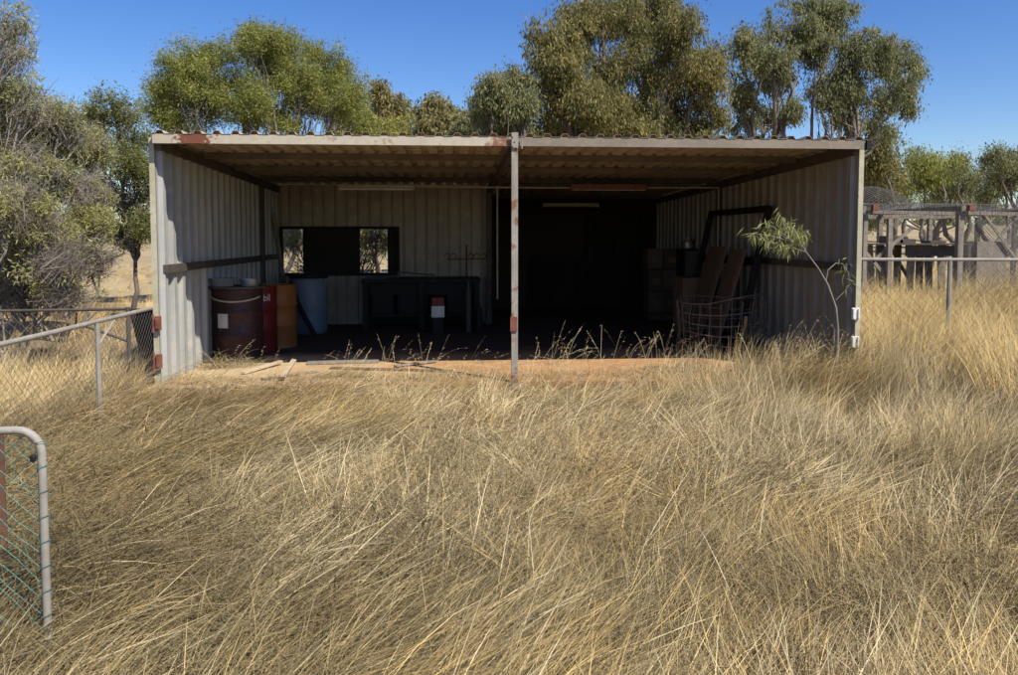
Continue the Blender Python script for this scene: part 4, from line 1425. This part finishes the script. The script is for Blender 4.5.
# ------------------------------------------------------------------ sapling at the right front
def sapling():
    Y = D - .32
    b = at(837, 352, Y); base = Vector((b.x, Y, gz1(b.x, Y)))
    t = empty('gum_sapling', base, 'bent young gum sapling with drooping leaves before the right wall', 'sapling')
    mb = MB()
    pth = [base, at(838, 330, Y), at(836, 308, Y), at(828, 285, Y), at(818, 268, Y), at(806, 252, Y - .05), at(794, 242, Y - .1), at(784, 237, Y - .1)]
    mb.tube(pth, [.013, .012, .011, .0095, .008, .0065, .005, .004], 6)
    pth2 = [base + Vector((.03, .02, 0)), at(834, 340, Y + .02), at(835, 312, Y + .02)]
    mb.tube(pth2, [.010, .009, .008], 6)
    arch = [at(833, 300, Y), at(826, 281, Y), at(828, 270, Y), at(836, 263, Y), at(843, 264, Y), at(848, 272, Y), at(850, 284, Y)]
    mb.tube(arch, [.006, .006, .0055, .005, .0045, .004, .003], 5)
    side = [at(836, 300, Y), at(845, 291, Y), at(850, 284, Y)]
    mb.tube(side, [.004, .0035, .003], 5)
    ends = []
    for (px, py, dy) in ((802, 226, 0), (777, 212, .1), (764, 222, .1), (750, 233, 0), (768, 242, -.1), (780, 246, -.1), (797, 236, .1), (772, 230, .15), (805, 234, -.1), (788, 222, -.15)):
        i = random.choice((5, 6, 7))
        e = at(px, py, Y - .1 + dy)
        mid = pth[i].lerp(e, .55) + Vector((0, 0, .015))
        mb.tube([pth[i], mid, e], [.005, .0035, .002], 5)
        for k in range(7):
            ends.append(mid.lerp(e, k / 6))
    for p in arch[4:]:
        ends.append(p)
    mb.build('stem', M['twig'], t, smooth=True)
    pts = np.array([tuple(e) for e in ends])
    per = 6
    bb = np.repeat(pts, per, axis=0); n = len(bb)
    bb = bb + RG.normal(size=(n, 3)) * .03
    L = RG.normal(size=(n, 3)) * .55 + np.array([-.35, -.05, -.8]); L /= np.linalg.norm(L, axis=1)[:, None]
    S = np.cross(L, RG.normal(size=(n, 3))); S /= np.linalg.norm(S, axis=1)[:, None]
    ln = RG.uniform(.07, .14, n); w = ln * .058
    V = np.stack([bb, bb + L * (ln * .4)[:, None] + S * w[:, None], bb + L * ln[:, None] + np.array([0, 0, -.015]), bb + L * (ln * .4)[:, None] - S * w[:, None]], 1).reshape(-1, 3)
    c = np.array([.24, .25, .09]) + RG.random((n, 1)) * np.array([.13, .12, .06])
    np_mesh('foliage', V, np.arange(n * 4).reshape(-1, 4), M['leaf'], np.repeat(c, 4, axis=0), t)


sapling()


# ------------------------------------------------------------------ fences and gates on the left
def weave(mb, o, ax, L, z0, z1fn, pitch, r, jitter=0.0, n=4, bow=0.0, nrm=(0, 0, 0)):
    """two sets of diagonal wires filling a rectangle that starts at o and runs along ax"""
    o = Vector(o); ax = Vector(ax).normalized(); nrm = Vector(nrm)
    H = z1fn - z0
    k = -int(H / pitch) - 1
    while k * pitch < L:
        for sgn in (1, -1):
            s0 = k * pitch; s1 = s0 + H
            a0, a1 = max(s0, 0), min(s1, L)
            if a1 - a0 < .02:
                continue
            za, zb_ = (a0 - s0), (a1 - s0)
            if sgn < 0:
                za, zb_ = H - za, H - zb_
            pts = []
            m = 2 if not jitter else 6
            for i in range(m + 1):
                q = i / m
                s = a0 + (a1 - a0) * q
                z = z0 + za + (zb_ - za) * q
                jx = random.uniform(-jitter, jitter) if 0 < i < m else 0
                pts.append(o + ax * (s + jx) + Vector((0, 0, z + jx)) + nrm * (sgn * r * .8 + bow * math.sin(math.pi * s / L) * math.sin(math.pi * (z - z0) / H)))
            mb.tube(pts, r, n, cap=False)
        k += 1
    return mb


# fence running from the shed corner towards the camera
fz = at(157, 308, D - .1).z
fx = XL - .05
fyA, fyB = D - .12, 4.0
t = empty('tube_gate', (fx, (fyA + fyB) / 2, 0), 'grey tube rail with chain mesh running from the shed corner to the left edge', 'fence')
MB().tube([(fx, fyA, fz), (fx - .02, 6.5, fz - .01), (fx - .02, fyB, fz)], .0205, 10).build('rail', M['galv'], t, smooth=True)
yp = atx(97, 320, fx).y
mb = MB().tube([(fx, yp, -.05), (fx, yp, fz - .02)], .022, 8)
mb.build('post', M['galv'], t, smooth=True)
MB().tube([(fx, yp, fz - .22), (fx + .0, yp + .35, fz - .03)], .012, 6).build('brace', M['galv'], t)
mb = MB().tube([(fx - .03, 5.52, -.05), (fx - .03, 5.52, fz + .32)], .026, 8)
mb.build('post', M['rust'], t, smooth=True)
MB().box((fx, 5.5, fz - .42), (.05, .06, .13)).build('hinge_bracket', M['rustred'], t, bevel=.004)
mb = weave(MB(), (fx, fyB, 0), (0, 1, 0), fyA - fyB, .06, fz - .03, .075, .0015, nrm=(1, 0, 0))
mb.build('mesh', M['wire_galv'], t)
# dark sheet hung at the corner
a0, a1 = atx(128, 312, fx - .07), atx(155, 309, fx - .07)
Yd = D + .25
vs = []
n = 8
for i in range(n + 1):
    q = i / n
    p_t = at(129 + 26 * q, 309 - 1 * q, Yd)
    p_b = at(147 + 10 * q, 392 - 4 * q, Yd + .12)
    for j in range(7):
        s = j / 6
        p = p_t.lerp(p_b, s)
        vs.append(p + Vector((0, .03 * math.sin(q * 9 + s * 3) * (.3 + s), 0)))
fs = []
for i in range(n):
    for j in range(6):
        b0 = i * 7 + j
        fs.append((b0, b0 + 7, b0 + 8, b0 + 1))
tag(MB().add(vs, fs).build('hanging_sheet', M['sheet_dk'], smooth=True, solid=.006), 'dark brown sheet hanging behind the mesh beside the shed corner', 'cloth')

# second fence in line with the shed front
Yf = D + .25
zr = at(60, 309.5, Yf).z
t = empty('wire_fence', (-6, Yf, 0), 'low dark rail fence behind the chain mesh under the shrubs', 'fence')
MB().tube([(at(131, 308, Yf).x, Yf, zr), (-5.2, Yf, zr - .015), (-12, Yf, zr)], .016, 8).build('rail', M['steel_dk'], t, smooth=True)
for x in (at(128, 308, Yf).x, -7.0, -9.6, -11.9):
    MB().tube([(x, Yf, -.05), (x, Yf, zr + .02)], .025, 8).build('post', M['steel_dk'], t, smooth=True)
MB().tube([at(85, 326, Yf), at(130, 342, Yf)], .015, 6).build('brace', M['steel_dk'], t)
mb = weave(MB(), (-12, Yf, 0), (1, 0, 0), 12 + at(128, 308, Yf).x, .08, zr - .02, .11, .002, n=3, nrm=(0, 1, 0))
mb.build('mesh', M['wire_galv'], t)

# near gate leaf with rounded corner, green mesh
Yg = 2.95
c0 = at(47, 600, Yg); ctop = at(30, 430, Yg)
xg = at(44, 520, Yg).x; ztop = ctop.z; rc = .085
t = empty('garden_gate', (xg - .6, Yg, 0), 'grey tube gate end with rounded corner and green wire mesh in the near grass', 'gate')
pts = [(xg, Yg, .0), (xg + .0, Yg, .4), (xg, Yg, ztop - rc)]
for a in np.linspace(0, 90, 8)[1:]:
    pts.append((xg - rc + rc * math.cos(R(a)), Yg, ztop - rc + rc * math.sin(R(a))))
pts += [(xg - .5, Yg - .03, ztop + .0), (xg - 1.3, Yg - .08, ztop)]
MB().tube(pts, .0148, 12).build('frame', M['galv'], t, smooth=True)
mb = weave(MB(), (xg - 1.2, Yg, 0), (1, 0, 0), 1.185, .04, ztop - .02, .058, .0013, jitter=.014, nrm=(0, -1, 0))
mb.build('mesh', M['wire_green'], t)
mb = MB()
for z in np.linspace(.12, ztop - .06, 9):
    q = [(xg + .02 * math.cos(a) , Yg + .02 * math.sin(a), z + a * .004) for a in np.linspace(0, 6.3, 9)]
    mb.tube(q, .0014, 4)
mb.build('tie_wire', M['wire_green'], t)
MB().lathe([(.006, 0), (.011, .006), (.011, .02), (.006, .026)], (xg - .02, Yg - .02, at(42, 460, Yg).z), 10).build('catch', M['black'], t)
# rusty post behind it, at the very left edge
pq = at(4, 458, 3.6)
tag(MB().tube([(pq.x - .03, 3.6, -.05), (pq.x - .03, 3.6, at(4, 433, 3.6).z)], .03, 8).build('steel_post', M['rust'], smooth=True), 'rusty red steel post behind the near gate', 'post')

# ------------------------------------------------------------------ right side: fence rail and bird cage
Yr = 9.3
zr = at(940, 259.5, Yr).z
t = empty('rail_fence', (6.5, Yr, 0), 'pale grey tube rail fence right of the shed over tall grass', 'fence')
MB().tube([(XR + .08, Yr, zr + .005), (8.2, Yr, zr - .01), (13, Yr, zr)], .021, 10).build('rail', M['galv'], t, smooth=True)
for px in (950, 1080):
    x = at(px, 260, Yr).x
    MB().tube([(x, Yr, -.05), (x, Yr, zr - .02)], .026, 8).build('post', M['galv'], t, smooth=True)
mb = weave(MB(), (XR + .1, Yr, 0), (1, 0, 0), 13 - XR - .1, .06, zr - .02, .13, .0016, n=3, nrm=(0, 1, 0))
mb.build('mesh', M['wire_galv'], t)

# bird cage (timber frame, netting)
Yc0, Yc1 = 14.0, 17.2
zc_ = at(930, 212, Yc0).z
def cage():
    x0, x1, x2 = at(865, 215, Yc0).x, at(960, 215, Yc0).x, at(1075, 215, Yc0).x
    t = empty('bird_cage', ((x0 + x2) / 2, (Yc0 + Yc1) / 2, 0), 'weathered timber frame cage draped with sagging bird netting', 'aviary')
    w = .085
    def P(x, y, zt=zc_, ww=w, m='wood'):
        MB().box((x, y, zt / 2 - .03), (ww, ww, zt + .02)).build('post', M[m], t, bevel=.006)
    P(x0, Yc0); P(at(890, 215, Yc0).x, Yc0, zc_ - .1, .085); P(x1, Yc0, zc_, .105); P(x2, Yc0)
    xm = at(978, 215, Yc1).x
    P(at(880, 215, Yc1).x, Yc1); P(at(930, 215, Yc1).x, Yc1, zc_, .09); P(xm, Yc1, zc_, .09, 'steel_dk'); P(at(1015, 215, Yc1).x, Yc1); P(at(1060, 215, Yc1).x, Yc1)
    # beams
    for a, b, s in (((x0 - .12, Yc0, zc_), (x1 + .02, Yc0, zc_ - .03), .065), ((x1 + .06, Yc0, zc_ - .02), (x2 + .2, Yc0, zc_ - .05), .065), ((x0, Yc1, zc_ - .02), (x2, Yc1, zc_), .09), ((x0, Yc0, zc_ + .06), (x0, Yc1, zc_ + .06), .09),
                    ((x1, Yc0 - .1, zc_ + .06), (x1 + .3, Yc1, zc_ + .1), .10), ((x2, Yc0, zc_ + .06), (x2, Yc1, zc_ + .05), .09)):
        MB().bar(a, b, s * .7, s).build('beam', M['wood'], t, bevel=.005)
    # red-ended rafters
    for x in (x0 + .05, x1 + .06):
        MB().box((x + .07, Yc0 - .11, zc_ + .07), (.11, .10, .10)).build('beam_end', M['rustred'], t, bevel=.006)
    # diagonal braces
    for (p0, p1, Y) in (((872, 262), (912, 228), Yc0 + .06), ((862, 248), (893, 285), Yc0 + .06), ((988, 252), (1012, 222), Yc1 - .1), ((892, 250), (912, 285), Yc0 + 1.2), ((985, 215), (1018, 262), Yc1 - .2)):
        MB().bar(at(*p0, Y), at(*p1, Y), .03, .06).build('brace', M['wood'], t)
    # nest shelf with sheet
    a, b = at(868, 244, Yc0 + .7), at(957, 246, Yc0 + .7)
    MB().box(((a.x + b.x) / 2, Yc0 + .8, a.z), (b.x - a.x, .9, .03)).build('shelf', M['plank'], t)
    MB().box(((a.x + b.x) / 2 + .3, Yc0 + .5, a.z - .13), ((b.x - a.x) * .62, .06, .2)).build('shelf_board', M['steel_dk'], t)
    for k in range(7):
        x = a.x + .25 + (b.x - a.x - .4) * k / 6
        MB().bar((x, Yc0 + .9, .0), (x + random.uniform(-.15, .15), Yc0 + .9, a.z - .02), .14, .03, up=(0, 1, 0)).build('back_slat', M['steel_dk'] if k % 3 else M['wood'], t)
    for dx, hh in ((.45, .14), (.7, .08), (1.3, .05)):
        MB().box((a.x + dx, Yc0 + .7, a.z + .015 + hh / 2), (.32, .3, hh)).build('nest_box', M['steel_dk'], t, bevel=.01)
    # netting: roof surface sagging with one peak, plus front curtain on the right
    mb = MB()
    nx, ny = 84, 40
    def net_z(u, v):
        pk = math.exp(-((u - .36) / .13) ** 2 - ((v - .75) / .3) ** 2) * .52
        return zc_ + .14 - .14 * math.sin(math.pi * ((u * 2.2) % 1)) * math.sin(math.pi * v) + pk + .03 * math.sin(u * 40) * math.sin(v * 17)
    X0, X1 = x0 - .1, x2 + .1
    def pt(i, j):
        u, v = i / nx, j / ny
        return Vector((X0 + (X1 - X0) * u, Yc0 - .08 + (Yc1 - Yc0 + .1) * v, net_z(u, v)))
    for i in range(nx + 1):
        mb.tube([pt(i, j) for j in range(0, ny + 1, 2)], .0032, 3, cap=False)
    for j in range(ny + 1):
        mb.tube([pt(i, j) for i in range(nx + 1)], .0032, 3, cap=False)
    # front hanging fringe
    for i in range(nx + 1):
        p = pt(i, 0)
        mb.tube([p, p + Vector((.03 * math.sin(i), -.03, -.12 - .05 * math.sin(i * 1.7))), p + Vector((.05 * math.sin(i * 2.), -.02, -.2 - .06 * math.sin(i * .9)))], .003, 3, cap=False)
    mb.build('netting', M['net'], t)
    # wire front
    mb = weave(MB(), (x1 + .08, Yc0 + .07, 0), (1, 0, 0), x2 - x1 - .1, .1, zc_ - .06, .07, .003, jitter=.01, n=3, nrm=(0, -1, 0))
    mb.build('wire_front', M['net'], t)
    mb = weave(MB(), (xm - .25, Yc1 - .06, 0), (1, 0, 0), 1.6, .1, zc_ - .06, .035, .004, jitter=.008, n=3, nrm=(0, -1, 0))
    mb.build('wire_back', M['net'], t)
    # dark ply inner box on the right
    a, b = at(982, 240, Yc1 - .3), at(1012, 240, Yc1 - .3)
    MB().box(((a.x + b.x) / 2, Yc1 + .3, .75), (b.x - a.x, .9, 1.5)).build('inner_box', M['wood'], t)


cage()
# far posts of a paddock fence, seen between the cage posts
t = None
for i, (px, Y) in enumerate(((910, 30), (932, 31), (940, 31.5), (948, 30.5), (1003, 33), (925, 33))):
    p = at(px, 240, Y)
    g0 = gz1(p.x, Y)
    tag(MB().tube([(p.x, Y, g0 - .1), (p.x + random.uniform(-.05, .05), Y, g0 + 1.15 + random.uniform(-.1, .2))], [.12, .09], 8).build('fence_post', M['wood'], smooth=True), 'old grey timber paddock post far behind the cage', 'post', 'paddock posts behind the cage')
# pale tank / sheet in far paddock
tq = at(936, 222, 38); tag(MB().box((tq.x, 38, gz1(tq.x, 38) + .12), (.9, .5, .22)).build('water_trough', M['white'], bevel=.03), 'pale trough far behind the cage', 'trough')

# ------------------------------------------------------------------ light
SUN = Vector((-.57, .61, -1.0)).normalized()
sl = bpy.data.lights.new('sun', 'SUN')
sl.energy = 5.0
sl.angle = R(.53)
sl.color = (1.0, .95, .86)
so = bpy.data.objects.new('sun', sl)
so.rotation_euler = SUN.to_track_quat('-Z', 'Y').to_euler()
so.location = (5, -6, 12)
C.objects.link(so)
w = bpy.data.worlds.new('World')
scene.world = w
w.use_nodes = True
nt = w.node_tree
nt.nodes.clear()
o = nt.nodes.new('ShaderNodeOutputWorld')
bg = nt.nodes.new('ShaderNodeBackground')
sk = nt.nodes.new('ShaderNodeTexSky')
sk.sky_type = 'NISHITA'
sk.sun_disc = False
ts = -SUN
sk.sun_elevation = math.asin(ts.z)
sk.sun_rotation = math.atan2(ts.x, ts.y)
sk.air_density = 1.0
sk.dust_density = .4
sk.ozone_density = 3.0
sk.altitude = 300
bg.inputs[1].default_value = .085
hs = nt.nodes.new('ShaderNodeHueSaturation')
hs.inputs['Saturation'].default_value = 1.32
hs.inputs['Hue'].default_value = .515
hs.inputs['Value'].default_value = 1.2
nt.links.new(sk.outputs[0], hs.inputs['Color'])
nt.links.new(hs.outputs[0], bg.inputs[0])
nt.links.new(bg.outputs[0], o.inputs[0])

scene.view_settings.view_transform = 'Standard'
scene.view_settings.look = 'None'
scene.view_settings.exposure = 0.5
scene.view_settings.gamma = 1.0
scene.view_settings.use_curve_mapping = False
scene.cycles.max_bounces = 6
scene.cycles.diffuse_bounces = 3
scene.cycles.glossy_bounces = 2
scene.cycles.transmission_bounces = 3
scene.cycles.transparent_max_bounces = 4
scene.cycles.use_denoising = True
scene.cycles.use_adaptive_sampling = False
for ob in bpy.data.objects:
    if '_loc' in ob:
        del ob['_loc']
